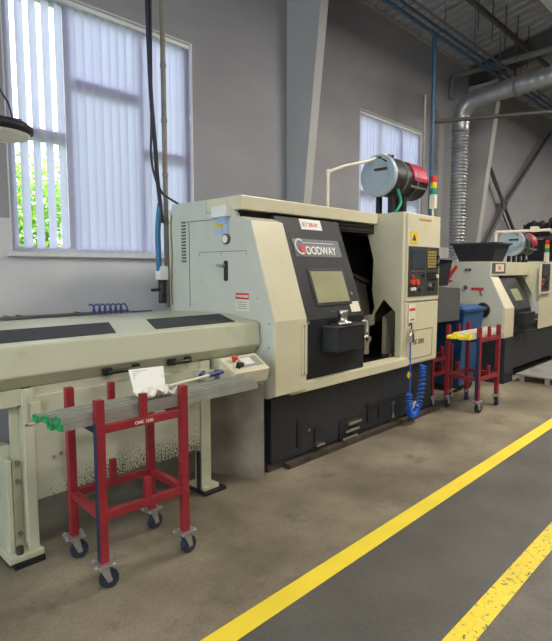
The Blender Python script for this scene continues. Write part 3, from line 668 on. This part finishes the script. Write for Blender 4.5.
# steel sheet between feeder and lathe
d = Vector((2.535-2.30,2.60-3.08,0)).normalized(); nrm = Vector((-d.y,d.x,0))
a = Vector((2.30,3.08,0)); b_ = Vector((2.535,2.60,0)); hgt = Vector((0,0,.70)); th = nrm*-.004
ss = MB().hexa([a,b_,b_+th,a+th,a+hgt,b_+hgt,b_+th+hgt,a+th+hgt]).hexa([b_,b_+nrm*.02,b_+nrm*.02+th+d*.003,b_+d*.003,b_+hgt,b_+nrm*.02+hgt,b_+nrm*.02+th+d*.003+hgt,b_+d*.003+hgt])
tag(ss.build('steel_sheet', 'rust'), 'brown stained steel sheet standing on edge between feeder leg and lathe', 'metal sheet')

# ------------------------------------------------------------------ trolleys
def caster(root, x, y, ang):
    c = MB(); cs = math.cos(ang); sn = math.sin(ang)
    R = Matrix.Translation((x,y,0)) @ Matrix.Rotation(ang, 4, 'Z')
    cst = MB()
    cst.obox(R @ Matrix.Translation((0,0,.127)), .10, .085, .006)
    for (bx, by) in ((.04,.032),(-.04,.032),(.04,-.032),(-.04,-.032)): cst.cyl(R @ Vector((bx,by,.118)), R @ Vector((bx,by,.138)), .007, n=8)
    cst.cyl(R @ Vector((0,0,.105)), R @ Vector((0,0,.124)), .028)
    for s in (-1, 1):
        pts = [R @ Vector(p) for p in ((-.022,s*.021,.108),(.022,s*.021,.108),(.022,s*.025,.108),(-.022,s*.025,.108))]
        top = pts; bot = [R @ Vector(p) for p in ((.012,s*.021,.040),(.034,s*.021,.040),(.034,s*.025,.040),(.012,s*.025,.040))]
        cst.hexa(bot+top)
    cst.obox(R @ Matrix.Translation((0,0,.106)), .046, .05, .005)
    o = cst.build('caster', 'zinc', root)
    w = MB(); ctr = R @ Vector((.022,0,.046)); ax = (R.to_3x3() @ Vector((0,1,0)))
    w.cyl(ctr-ax*.016, ctr+ax*.016, .043, n=24).cyl(ctr-ax*.010, ctr+ax*.010, .046, n=24)
    w.build('wheel', 'wheel', o)
    w = MB(); w.cyl(ctr-ax*.019, ctr+ax*.019, .014, n=12); w.build('hub', 'zinc', o)
    return o
def trolley(loc, label, group=None, H=.91):
    T = thing('stock_trolley', (0,0,0), label, 'trolley', group)
    hx, hy, s = .225, .175, .020
    for (px, py) in ((-hx,-hy),(hx,-hy),(-hx,hy),(hx,hy)):
        m = MB().box(px-s,px+s,py-s,py+s,.13,H)
        if px < 0 and py < 0: m.box(px-s-.0012,px-s,py-s+.004,py+s,.14,H-.11,1)
        m.build('post', ['red','bluepaint'], T, .0025)
    for py in (-hy, hy):
        for z in (H-.16, .335): MB().box(-hx+s,hx-s,py-.016,py+.016,z,z+.04).build('long_rail', 'red', T, .002)
        MB().box(-.017,.017,py-.014,py+.014,H-.119,H-.005).build('stop_pin', 'red', T, .002)
        MB().box(-.02 if py > 0 else -.005,.014 if py > 0 else .029,py-.014,py+.014,.376,.48).build('stop_pin', 'red', T, .002)
    for px in (-hx, hx):
        MB().box(px-.016,px+.016,-hy+s,hy-s,H-.16,H-.12).build('cross_rail', 'bluepaint' if px < 0 else 'red', T, .002)
        MB().box(px-.016,px+.016,-hy+s,hy-s,.335,.375).build('cross_rail', 'red', T, .002)
    for (px, py, a) in ((-hx,-hy,-.25),(hx,-hy,.15),(-hx,hy,-.15),(hx,hy,.2)): caster(T, px, py, a)
    T.location = loc; T.rotation_euler.z = math.radians(-3)
    return T
T1 = trolley((1.338,2.375,0), 'red wheeled stock trolley in front of the bar feeder, holding green-ended bars')
T2 = copy_tree(T1); T2.location = (5.57,2.40,0); T2['label'] = 'red wheeled trolley holding yellow-ended bars, right of the lathe controls'
T3 = trolley((5.43,2.87,0), 'low red wheeled trolley mostly hidden behind the one with yellow-ended bars', H=.66); T3.rotation_euler.z = 0
text('OMK 1200', .022, frame_mtx((-.055,-.1915,.762),(1,0,0),(0,0,1)), 'creamsticker', 'lettering', None, sx=1.0).parent = T1

# bars on trolley 1 : lie on the cross rails at z = .79
def barmesh(x0, x1, w, h, endmat, m, e=.014):
    b = MB()
    b.prism([(-w/2,0),(w/2,0),(w/2,h),(w*.18,h),(w*.18,h*.6),(-w*.18,h*.6),(-w*.18,h),(-w/2,h)], 'x', x0+e, x1)
    b.prism([(-w/2,0),(w/2,0),(w/2,h),(w*.18,h),(w*.18,h*.6),(-w*.18,h*.6),(-w*.18,h),(-w/2,h)], 'x', x0, x0+e, 1)
    return b.build('metal_bar', [m, endmat], None)
names = ['front lower', 'second lower', 'third lower', 'rear lower', 'front upper', 'middle upper', 'rear upper']
bar0 = None
lay = [(2.258,.791,0,.0),(2.309,.791,-.02,.0),(2.360,.791,.01,.0),(2.262,.8225,-.01,.006),(2.315,.8225,-.035,.0),(2.368,.8225,-.06,-.004)]
labs = ['front bottom grey metal bar of the green-ended bundle','middle bottom grey bar of the green-ended bundle','rear bottom grey bar of the green-ended bundle','front top grey metal bar of the green-ended bundle','middle top grey bar of the green-ended bundle','rear top grey bar of the green-ended bundle, nearest the feeder']
for i, (y, z, dx, rz) in enumerate(lay):
    if bar0 is None: o = bar0 = barmesh(-.6, .6, .048, .030, 'green', 'alu')
    else: o = bar0.copy(); COL.objects.link(o)
    o.location = (1.535+dx, y, z); o.rotation_euler.z = rz
    tag(o, labs[i], 'metal bar', 'green-ended bars on the near trolley')
# bars on trolley 2
barb = None
labs = ['front pale bar of the yellow-ended bundle on the far trolley','second pale bar from the front, painted yellow at its end','third pale bar from the front, painted yellow at its end','fourth pale bar from the front, painted yellow at its end','rear pale bar of the yellow-ended bundle','front upper pale bar lying on the yellow-ended bundle','rear upper pale bar lying on the yellow-ended bundle']
for i, (y, z, dx, rz) in enumerate(((2.282,.791,0,0),(2.333,.791,-.03,0),(2.382,.791,.02,0),(2.431,.791,-.02,0),(2.484,.791,.01,0),(2.30,.8225,.03,.01),(2.42,.8225,.02,-.01))):
    if barb is None: o = barb = barmesh(-.45, .45, .048, .030, 'yellow', 'palebar', .07)
    else: o = barb.copy(); COL.objects.link(o)
    o.location = (5.59+dx, y, z); o.rotation_euler.z = rz
    tag(o, labs[i], 'metal bar', 'yellow-ended bars on the far trolley')

# paper, rag, deburring stick
pr = thing('paper_sheet', (1.47,2.40,.86), 'white printed worksheet propped up on the grey bars of the near trolley', 'paper')
a, b_, c_, d_ = Vector((1.365,2.34,.868)), Vector((1.565,2.36,.868)), Vector((1.645,2.50,.960)), Vector((1.425,2.50,.966))
nn = (b_-a).cross(d_-a).normalized(); th = nn*.0006
MB().hexa([a,b_,c_,d_,a+th,b_+th,c_+th,d_+th]).build('sheet', 'paper', pr)
def sp(s, t, h=.0009): return a.lerp(b_, s).lerp(d_.lerp(c_, s), t)+nn*h
g = MB()
for k in range(5):
    t0 = .90-k*.08; g.add([sp(.08,t0-.008), sp(.08+random.uniform(.35,.75),t0-.008), sp(.08+.5,t0+.008), sp(.08,t0+.008)], [(0,1,2,3)])
g.build('printed_lines', 'darkgrey', pr)
MB().add([sp(.5,.50),sp(.95,.50),sp(.95,.56),sp(.5,.56)], [(0,1,2,3)]).build('green_line', 'green', pr)
rg = MB(); N = 14; vs = []
for i in range(N+1):
    for j in range(N+1):
        u = i/N-.5; v = j/N-.5; r_ = 1-.35*abs(math.sin(3*math.atan2(v,u)+1)); 
        z = .003+.042*abs(math.sin(9*u+2*v)*math.cos(7*v-3*u))+.010*random.random()
        yy = 2.278+v*.15*r_
        yy = max(yy, 2.224)
        vs.append((1.45+u*.25*r_, yy, .856+z))
rg.add(vs, [(i*(N+1)+j,(i+1)*(N+1)+j,(i+1)*(N+1)+j+1,i*(N+1)+j+1) for i in range(N) for j in range(N)], 0, True)
ro = rg.build('cleaning_rag', 'rag'); tag(ro, 'crumpled white rag lying on the grey bars below the worksheet', 'rag')
sm = ro.modifiers.new('s', 'SOLIDIFY'); sm.thickness = .003
bs = thing('hand_brush', (1.7,2.4,.86), 'thin cream stick with dark blue grip lying across the grey bars', 'brush')
MB().cyl((1.60,2.385,.868),(1.93,2.44,.872),.008,n=10).build('handle', 'creampipe', bs)
MB().cyl((1.93,2.44,.872),(2.045,2.46,.874),.014,n=10).cyl((1.90,2.49,.868),(1.98,2.56,.868),.012,n=8).build('grip', 'navy', bs)

# ------------------------------------------------------------------ wall services near the left window
cdt = thing('wall_conduit', (2.60,3.86,0), 'thin grey-brown vertical conduit in front of the large window', 'pipe')
MB().tube(spline([(2.66,3.86,4.3),(2.62,3.86,3.85),(2.60,3.86,3.70),(2.60,3.86,3.4)])+[Vector((2.60,3.86,z)) for z in (3.0,2.0,1.18)], .022, 12).build('tube', 'conduit', cdt)
for z in (3.2,2.75,2.3,1.9): MB().cyl((2.60,3.86,z),(2.60,3.86,z+.03),.027).build('clip', 'conduit', cdt)
MB().cyl((2.66,3.86,4.3),(2.67,3.86,5.50),.022).build('upper_tube', 'conduit', cdt)
tag(MB().tube(spline([(2.645,3.80,2.05),(2.63,3.835,1.9),(2.635,3.83,1.6),(2.62,3.83,1.35),(2.63,3.83,1.2)]), .007, 6).build('yellow_cable', 'yellowcable'), 'thin yellow cable running down beside the grey conduit', 'cable')
cb = thing('power_cable', (2.45,3.8,2.0), 'pair of black cables hanging from above and looping into the lathe back', 'cable')
MB().tube(spline([(2.42,3.80,5.5),(2.42,3.80,4.0),(2.425,3.80,3.4),(2.44,3.80,2.9),(2.47,3.80,2.5),(2.48,3.80,2.3),(2.50,3.80,2.1),(2.52,3.80,1.9)]), .018, 8).build('thick_cable', 'rubber', cb)
MB().tube(spline([(2.45,3.79,5.5),(2.44,3.78,3.6),(2.43,3.79,2.7),(2.42,3.79,2.45),(2.45,3.79,2.28),(2.52,3.79,2.15),(2.60,3.80,2.11),(2.70,3.83,2.08),(2.78,3.87,2.04)]), .010, 8).build('loop_cable', 'rubber', cb)
tag(MB().tube(spline([(2.51,3.81,2.06),(2.49,3.82,1.85),(2.49,3.82,1.62),(2.50,3.83,1.50)]), .024, 10).build('blue_hose', 'tealhose'), 'blue hose dropping to the white socket box beside the conduit', 'hose')
sk = thing('socket_box', (2.52,3.83,1.3), 'white electrical socket box fixed beside the conduit above the feeder', 'socket')
MB().box(2.49,2.575,3.80,3.88,1.42,1.54).build('housing', 'white', sk, .008)
MB().cyl((2.51,3.795,1.39),(2.51,3.795,1.30),.030).cyl((2.52,3.795,1.34),(2.40,3.795,1.335),.013).box(2.50,2.55,3.80,3.85,1.22,1.42).build('plug', 'black', sk, .003)
wp = thing('wall_pipe', (0,4.52,1.1), 'thin grey pipe running low along the wall behind the bar feeder', 'pipe')
MB().cyl((XN+.1,4.53,1.11),(2.6,4.53,1.11),.014).build('tube', 'midsteel', wp)
for x in (1.50,1.60,2.1): MB().box(x-.010,x+.010,4.515,4.60,1.09,1.13).build('bracket', 'midsteel', wp)

# round hanging lamp, top left
lm = thing('pendant_lamp', (1.0,3.0,2.24), 'round dark-rimmed hanging lamp at the left edge in front of the window', 'lamp')
MB().lathe([(.165,0),(.178,.01),(.178,.035),(.15,.055),(.08,.062)], (.985,3.0,2.215), 'z', 36).build('rim', 'charcoal', lm)
MB().lathe([(.150,-.014),(.162,.0)], (.985,3.0,2.213), 'z', 36).build('lens', 'lampgrey', lm)
MB().box(.93,1.10,2.95,3.05,2.275,2.30).build('driver', 'darkgrey', lm, .004)
MB().tube(spline([(1.07,3.0,2.30),(1.05,3.0,2.38),(1.0,3.0,2.50),(.98,3.0,2.9),(.98,3.0,roofz(3.0))]), .005, 6).build('cord', 'rubber', lm)

# ------------------------------------------------------------------ overhead services
bp = thing('air_pipe_line', (8,3.8,4.9), 'pair of long blue pipes with conduit hung below the roof deck', 'pipe')
MB().cyl((3.5,3.80,4.86),(20,3.80,4.86),.026).build('blue_pipe', 'bluepipe', bp)
MB().cyl((3.5,3.72,4.90),(20,3.72,4.90),.020).build('blue_pipe', 'bluepipe', bp)
MB().cyl((3.5,3.66,4.96),(20,3.66,4.96),.018).build('conduit', 'midsteel', bp)
for x in (6.3,7.3,8.3,9.3,10.3,11.3): MB().box(x-.015,x+.015,3.63,3.84,4.925,4.94).cyl((x,3.73,4.94),(x,3.73,roofz(3.73)),.008,n=6).build('hanger', 'midsteel', bp)
MB().cyl((7.15,3.80,4.86),(7.15,3.80,1.9),.030).lathe([(.038,-.03),(.038,.03)], (7.15,3.8,4.78), 'z', 12).build('drop_pipe', 'bluepipe', bp)
MB().cyl((7.02,3.86,4.0),(7.02,3.86,1.9),.022).build('side_conduit', 'conduit', bp)
lr = thing('roof_rail', (9,3.4,5.4), 'dark steel rail with thin hanger rods above the blue pipes', 'roof rail')
MB().box(4,20,3.35,3.40,5.20,5.27).build('chord', 'steel', lr)
for x in (7.6,8.1,8.6,9.1,9.6): MB().cyl((x,3.375,5.27),(x,3.375,roofz(3.375)),.010,n=6).cyl((x,3.375,4.93),(x,3.375,5.20),.008,n=6).build('rod', 'steel', lr)
tag(MB().cyl((9.6,3.58,4.80),(9.6,3.58,roofz(3.58)),.022).build('hanging_rod', 'steel'), 'single dark vertical rod hanging from the roof near the right edge', 'rod')
tag(MB().tube([(9.26,4.58,4.6),(9.26,4.56,4.95),(9.26,4.50,5.0),(9.30,3.5,5.02),(9.34,0,5.06)], .05, 12).build('roof_pipe', 'midsteel'), 'thick grey pipe crossing under the roof above the silver duct', 'pipe')
# black angled pole at the column
tag(MB().tube([(7.185,3.80,3.69),(7.40,3.89,3.715)],.012,8).cyl((7.40,3.89,3.715),(9.35,2.88,4.06),.030).build('support_pole', 'steel'), 'long dark pole crossing in front of the column and duct', 'pole')

# duct
du = thing('ventilation_duct', (8.9,4.2,0), 'silver ventilation duct rising beside the far column and bending under the roof', 'duct')
prof = []; z = .9
while z < 3.95: prof += [(.142,z),(.144,z+.014),(.142,z+.028),(.124,z+.032),(.124,z+.054)]; z += .058
MB().lathe(prof, (8.95,4.22,0), 'z', 28).build('flexible_section', 'duct', du)
pts = [(8.95,4.22,3.9)]
for k in range(9):
    t = k/8*PI/2; pts.append((8.95,4.22-.32*(1-math.cos(t)),4.10+.32*math.sin(t)))
pts += [(8.95,3.7,4.435),(8.95,3.2,4.47),(8.95,2.5,4.50),(8.95,0,4.6),(8.95,-3,4.7)]
full = []
for i in range(len(pts)-1):
    A0 = Vector(pts[i]); B0 = Vector(pts[i+1]); n_ = max(1, int((B0-A0).length/.035))
    full += [A0.lerp(B0, k/n_) for k in range(n_)]
MB().tube(full, [.142+(.010 if i % 4 == 0 else 0) for i in range(len(full))], 28).build('rigid_section', 'duct', du)
for y in (3.3,1.5): MB().lathe([(.158,-.02),(.158,.02)], (8.95,y,4.463+(3.3-y)*.04), 'y', 24).build('clamp_band', 'midsteel', du)

# X bracing on the wall beyond the column
xb = thing('wall_cross_brace', (12.4,4.45,0), 'dark steel X-shaped brace on the wall beyond the far column', 'brace')
MB().cyl((10.25,4.46,4.12),(11.62,4.46,2.95),.035).cyl((10.25,4.46,4.00),(11.62,4.46,2.90),.018).build('upper_left_arm', 'steel', xb)
MB().cyl((14.4,4.46,4.90),(11.72,4.46,2.95),.045).build('upper_right_arm', 'steel', xb)
MB().cyl((11.62,4.46,2.86),(10.3,4.46,1.6),.045).build('lower_left_arm', 'steel', xb)
MB().cyl((11.72,4.46,2.86),(13.4,4.46,1.5),.035).cyl((11.62,4.46,2.72),(13.2,4.46,1.4),.018).build('lower_right_arm', 'steel', xb)
MB().box(11.55,11.8,4.44,4.48,2.80,3.02).build('centre_plate', 'steel', xb)

# ------------------------------------------------------------------ chip conveyor head, bin
CC = thing('chip_conveyor', (5.5,3.0,0), 'dark grey chip conveyor head between the lathe and the blue bin', 'chip conveyor')
MB().hexa([(5.20,2.74,.92),(5.86,2.70,.92),(5.86,3.30,.92),(5.20,3.30,.92),(5.20,2.74,1.33),(5.86,2.70,1.30),(5.86,3.30,1.30),(5.20,3.30,1.33)]).build('hood', 'darkgrey', CC, .006)
MB().hexa([(5.20,2.76,1.33),(5.62,2.74,1.33),(5.62,3.28,1.33),(5.20,3.28,1.33),(5.20,2.76,1.62),(5.72,2.74,1.62),(5.72,3.28,1.62),(5.20,3.28,1.62)]).build('upper_box', 'charcoal', CC, .006)
MB().box(5.20,5.78,2.72,3.28,1.62,1.635).build('top_edge', 'midsteel', CC)
MB().box(5.13,5.20,3.08,3.28,.0,1.30).build('riser', 'black', CC, .004)
B = thing('waste_bin', (6.3,2.9,0), 'blue plastic bin behind the far red trolley', 'bin')
bn = MB().hexa([(6.06,2.78,.08),(6.48,2.78,.08),(6.48,3.14,.08),(6.06,3.14,.08),(5.98,2.70,1.0),(6.56,2.70,1.0),(6.56,3.22,1.0),(5.98,3.22,1.0)])
bn.build('body', 'bluebin', B, .01)
MB().box(5.96,6.60,2.68,3.24,1.0,1.04).hexa([(5.99,2.71,1.04),(6.56,2.71,1.04),(6.56,3.21,1.04),(5.99,3.21,1.04),(6.06,2.78,1.075),(6.50,2.78,1.075),(6.50,3.15,1.075),(6.06,3.15,1.075)]).build('lid', 'bluebin', B, .008)
MB().cyl((6.64,2.72,1.03),(6.64,3.20,1.03),.016).box(6.59,6.64,2.75,2.79,1.0,1.04).box(6.59,6.64,3.13,3.17,1.0,1.04).build('handle', 'black', B)
for y in (2.84,3.08): MB().cyl((6.49,y-.02,.08),(6.49,y+.02,.08),.078,n=24).build('wheel', 'black', B)
MB().box(6.06,6.1,2.82,3.1,0,.08).build('front_foot', 'black', B)

# ------------------------------------------------------------------ second lathe
K = thing('cnc_lathe', (6.95,2.6,0), 'smaller cream and black turning machine behind the far trolley, at the right edge', 'lathe')
KX = 6.95
MB().box(KX,7.27,2.57,3.75,0,.61).build('base_pillar', 'base', K, .006)
MB().box(7.27,10.0,2.64,3.75,.13,.62).build('base', 'base', K, .006)
MB().box(7.3,10.0,2.9,3.7,0,.13).build('floor_channel', 'rail', K)
MB().prism([(3.75,.61),(3.75,1.62),(2.80,1.62),(2.80,1.43),(2.62,1.06),(2.62,.61)], 'x', KX, KX+.04).build('side_panel', 'lightside' if False else 'pale', K, .004)
MB().prism([(2.585,.61),(2.585,1.0),(2.82,1.425),(2.88,1.43),(2.66,1.0),(2.66,.61)], 'x', KX+.002, 7.27).build('front_cover', 'cream', K, .005)
MB().box(KX+.04,10.0,2.80,3.75,1.43,1.62).build('header', 'cream', K, .006)
MB().box(KX+.04,10.0,3.25,3.75,.62,1.43).build('rear_body', 'pale', K)
MB().prism([(2.595,.64),(2.595,.97),(2.84,1.42),(2.89,1.42),(2.65,.95),(2.65,.64)], 'x', 7.275, 7.95).build('sliding_door', 'charcoal', K, .005)
def kp(x, z, off): 
    t = (z-.97)/.45; return Vector((x, 2.595+.245*t, z))+Vector((0,-.878,.478))*off
MB().hexa([kp(7.5,1.08,0),kp(7.78,1.08,0),kp(7.78,1.08,.005),kp(7.5,1.08,.005),kp(7.5,1.24,0),kp(7.78,1.24,0),kp(7.78,1.24,.005),kp(7.5,1.24,.005)]).build('door_window', 'windowglass_door', K)
MB().box(7.4,7.85,2.50,2.595,.75,.92).build('handle_box', 'charcoal', K, .006)
MB().box(7.95,8.5,3.22,3.245,.62,1.43).box(7.3,8.5,2.66,3.22,.62,.64).build('inner_back', 'darkint', K)
MB().prism([(2.62,.62),(2.62,1.62),(3.0,1.62),(3.0,1.43),(2.90,1.43),(2.64,.98),(2.64,.62)], 'x', 8.40, 10.0).build('control_tower', 'cream', K, .005)
MB().box(8.33,8.75,2.60,2.62,1.19,1.60).build('control_panel', 'panelgrey', K, .003)
MB().box(8.40,8.62,2.592,2.60,1.42,1.56).build('screen', 'screen', K)
MB().box(8.31,8.33,2.59,2.62,1.17,1.62).box(8.31,8.8,2.59,2.62,1.15,1.17).build('panel_rim', 'cream', K)
for x, z in ((8.42,1.3),(8.5,1.3),(8.6,1.32),(8.42,1.36),(8.55,1.25)): MB().cyl((x,2.60,z),(x,2.582,z),.018,n=10).build('knob', 'redbtn' if x < 8.5 else 'black', K)
MB().box(7.0,7.45,2.792,2.80,1.465,1.60).build('name_plate', 'darkgrey', K)
MB().box(7.10,7.38,2.786,2.792,1.485,1.585).build('name_label', 'creamsticker', K)
text('200', .07, frame_mtx((7.17,2.7855,1.51),(1,0,0),(0,0,1)), 'text_red', 'lettering', K)
# side face details
MB().lathe([(.10,0),(.10,-.012),(.08,-.014)], (KX,2.88,.97), 'x', 24).build('spindle_port', 'black', K)
MB().lathe([(.028,0),(.028,-.012)], (KX,3.13,1.27), 'x', 16).build('gauge', 'darkgrey', K)
MB().box(KX-.004,KX,2.88,3.05,1.235,1.27).build('warning_label', 'redlab', K)
g = MB().cyl((KX-.004,2.93,1.235),(KX-.004,2.90,1.17),.006,n=6); g.build('marker_line', 'text_dark', K)
# big red arrow sticker
g = MB()
for (p, q, wd) in (((3.32,1.56),(3.46,1.36),.022),):
    pass
ar = [(3.28,1.58),(3.25,1.55),(3.37,1.37),(3.31,1.36),(3.50,1.27),(3.47,1.47),(3.42,1.41)]
MB().prism(ar, 'x', KX-.004, KX).build('arrow_sticker', 'redlab', K)
for yy in (3.13,3.08): MB().lathe([(.022,0),(.022,-.006)], (KX,yy,1.51), 'x', 12).build('hole', 'darkgrey', K)
# collector and pipe on it
mc2 = collector((8.72,3.2,1.94), .21, .74, 'round mist collector with pale face on the smaller lathe at right', floorz=1.62)
p2 = thing('white_pipe', (8.3,3.3,1.62), 'cream pipe above the smaller lathe, level with its mist collector', 'pipe')
MB().cyl((8.26,3.26,1.625),(8.26,3.26,2.10),.022).build('upright', 'creampipe', p2)
MB().cyl((8.26,3.26,2.095),(8.70,2.62,2.12),.022).box(8.50,8.60,2.74,2.84,2.09,2.17).build('cross_run', 'creampipe', p2)
MB().cyl((8.70,2.62,2.12),(9.3,2.70,2.05),.022).cyl((9.3,2.70,2.07),(9.3,2.72,1.63),.022).build('return_run', 'creampipe', p2)
stack(9.2, 2.80, 1.64, 'yellow-lensed signal light on the smaller lathe at the right edge', .9)
# tub
tb = thing('storage_tub', (7.2,3.0,1.62), 'dark grey plastic tub standing on top of the smaller lathe', 'tub')
bz = 1.622
t8 = [(7.00,2.80,bz),(7.36,2.80,bz),(7.36,3.26,bz),(7.00,3.26,bz),(6.93,2.72,bz+.24),(7.40,2.72,bz+.24),(7.40,3.34,bz+.24),(6.93,3.34,bz+.24)]
mb = MB().add(t8, [(3,2,1,0),(0,1,5,4),(1,2,6,5),(2,3,7,6),(3,0,4,7)])
o = mb.build('body', 'tub', tb); sm = o.modifiers.new('s', 'SOLIDIFY'); sm.thickness = .008
MB().box(6.90,6.935,2.70,3.36,bz+.225,bz+.25).box(7.395,7.43,2.70,3.36,bz+.225,bz+.25).box(6.935,7.395,2.70,2.73,bz+.225,bz+.25).box(6.935,7.395,3.335,3.36,bz+.225,bz+.25).build('rim', 'tub', tb, .004)
# duckboard platform
pf = thing('duckboard', (8.6,2.1,0), 'pale grey slatted standing board on the floor before the smaller lathe', 'platform')
g = MB()
x = 7.30
while x < 9.9: g.box(x, x+.09, 1.75, 2.54, .076, .10); x += .105
g.build('slats', 'plank', pf, .003)
for y in (1.82,2.14,2.46): MB().box(7.30,9.9,y-.03,y+.03,0,.075).build('bearer', 'plank', pf)
# dark rack far behind
rk = thing('storage_rack', (12.2,3.7,0), 'tall dark rack crowded with black items at the right edge', 'rack')
for x, y in ((11.5,3.2),(11.5,3.98),(12.9,3.2),(12.9,3.98)): MB().box(x,x+.04,y-.04,y,0,2.45).build('upright', 'black', rk)
for z in (.5,1.1,1.7,2.2): MB().box(11.54,12.9,3.16,3.98,z,z+.03).build('shelf', 'black', rk)
for i in range(9):
    yy = 3.20+.085*i; hh = random.uniform(.22,.40)
    tag(MB().hexa([(11.52,yy,2.232),(11.75,yy,2.232),(11.75,yy+.07,2.232),(11.52,yy+.07,2.232),(11.54,yy+.01,2.232+hh),(11.72,yy+.01,2.232+hh),(11.72,yy+.055,2.232+hh*.85),(11.54,yy+.055,2.232+hh*.85)]).build('dark_folder', 'rackbits', None, .004), 'upright black item in the row along the top of the dark rack', 'folder', 'black items along the top of the dark rack')
for z in (1.13,1.73):
    for i in range(2):
        tag(MB().box(11.56,11.95,3.2+i*.38,3.52+i*.38,z+.002,z+.40).build('dark_crate', 'rackbits', None, .01), 'black crate on a %s shelf of the dark rack, %s one' % ('upper' if z > 1.5 else 'lower', ('near','rear')[i]), 'crate')

# ------------------------------------------------------------------ light
W = bpy.data.worlds.new('sky'); S.world = W; W.use_nodes = True
bg = W.node_tree.nodes['Background']; bg.inputs[0].default_value = (.88,.94,1.0,1); bg.inputs[1].default_value = 4.2
def area(name, loc, size, power, col, sy=None):
    l = bpy.data.lights.new(name, 'AREA'); l.energy = power; l.color = col; l.size = size
    if sy: l.shape = 'RECTANGLE'; l.size_y = sy
    o = bpy.data.objects.new(name, l); COL.objects.link(o); o.location = loc; return o
for i, (x, y, p) in enumerate(((5.8,.8,130),(11.0,.8,120),(.6,-.6,60),(5.0,-4.2,90),(15.5,.8,100),(-1.5,-4,40))):
    area('high_bay_light', (x, y, 4.9), 1.0, p, (1.0,.93,.80))
sun = bpy.data.lights.new('sun', 'SUN'); sun.energy = 5; sun.angle = .02; sun.color = (1,.95,.85)
so = bpy.data.objects.new('sun', sun); COL.objects.link(so); so.rotation_euler = (math.radians(35), 0, math.radians(20))

# ------------------------------------------------------------------ camera
cam = bpy.data.cameras.new('camera'); cam.sensor_fit = 'HORIZONTAL'; cam.sensor_width = 36; cam.lens = 36*520/552; cam.clip_start = .05
co = bpy.data.objects.new('camera', cam); COL.objects.link(co)
P = math.atan(50/520); Aa = math.atan(509/522.4)
Fw = Vector((math.cos(Aa)*math.cos(P), math.sin(Aa)*math.cos(P), -math.sin(P)))
co.location = (0,0,1.5); co.rotation_euler = Fw.to_track_quat('-Z', 'Y').to_euler()
S.camera = co
S.view_settings.view_transform = 'Standard'; S.view_settings.look = 'None'; S.view_settings.gamma = 1; S.view_settings.use_curve_mapping = False
S.view_settings.exposure = 0.75
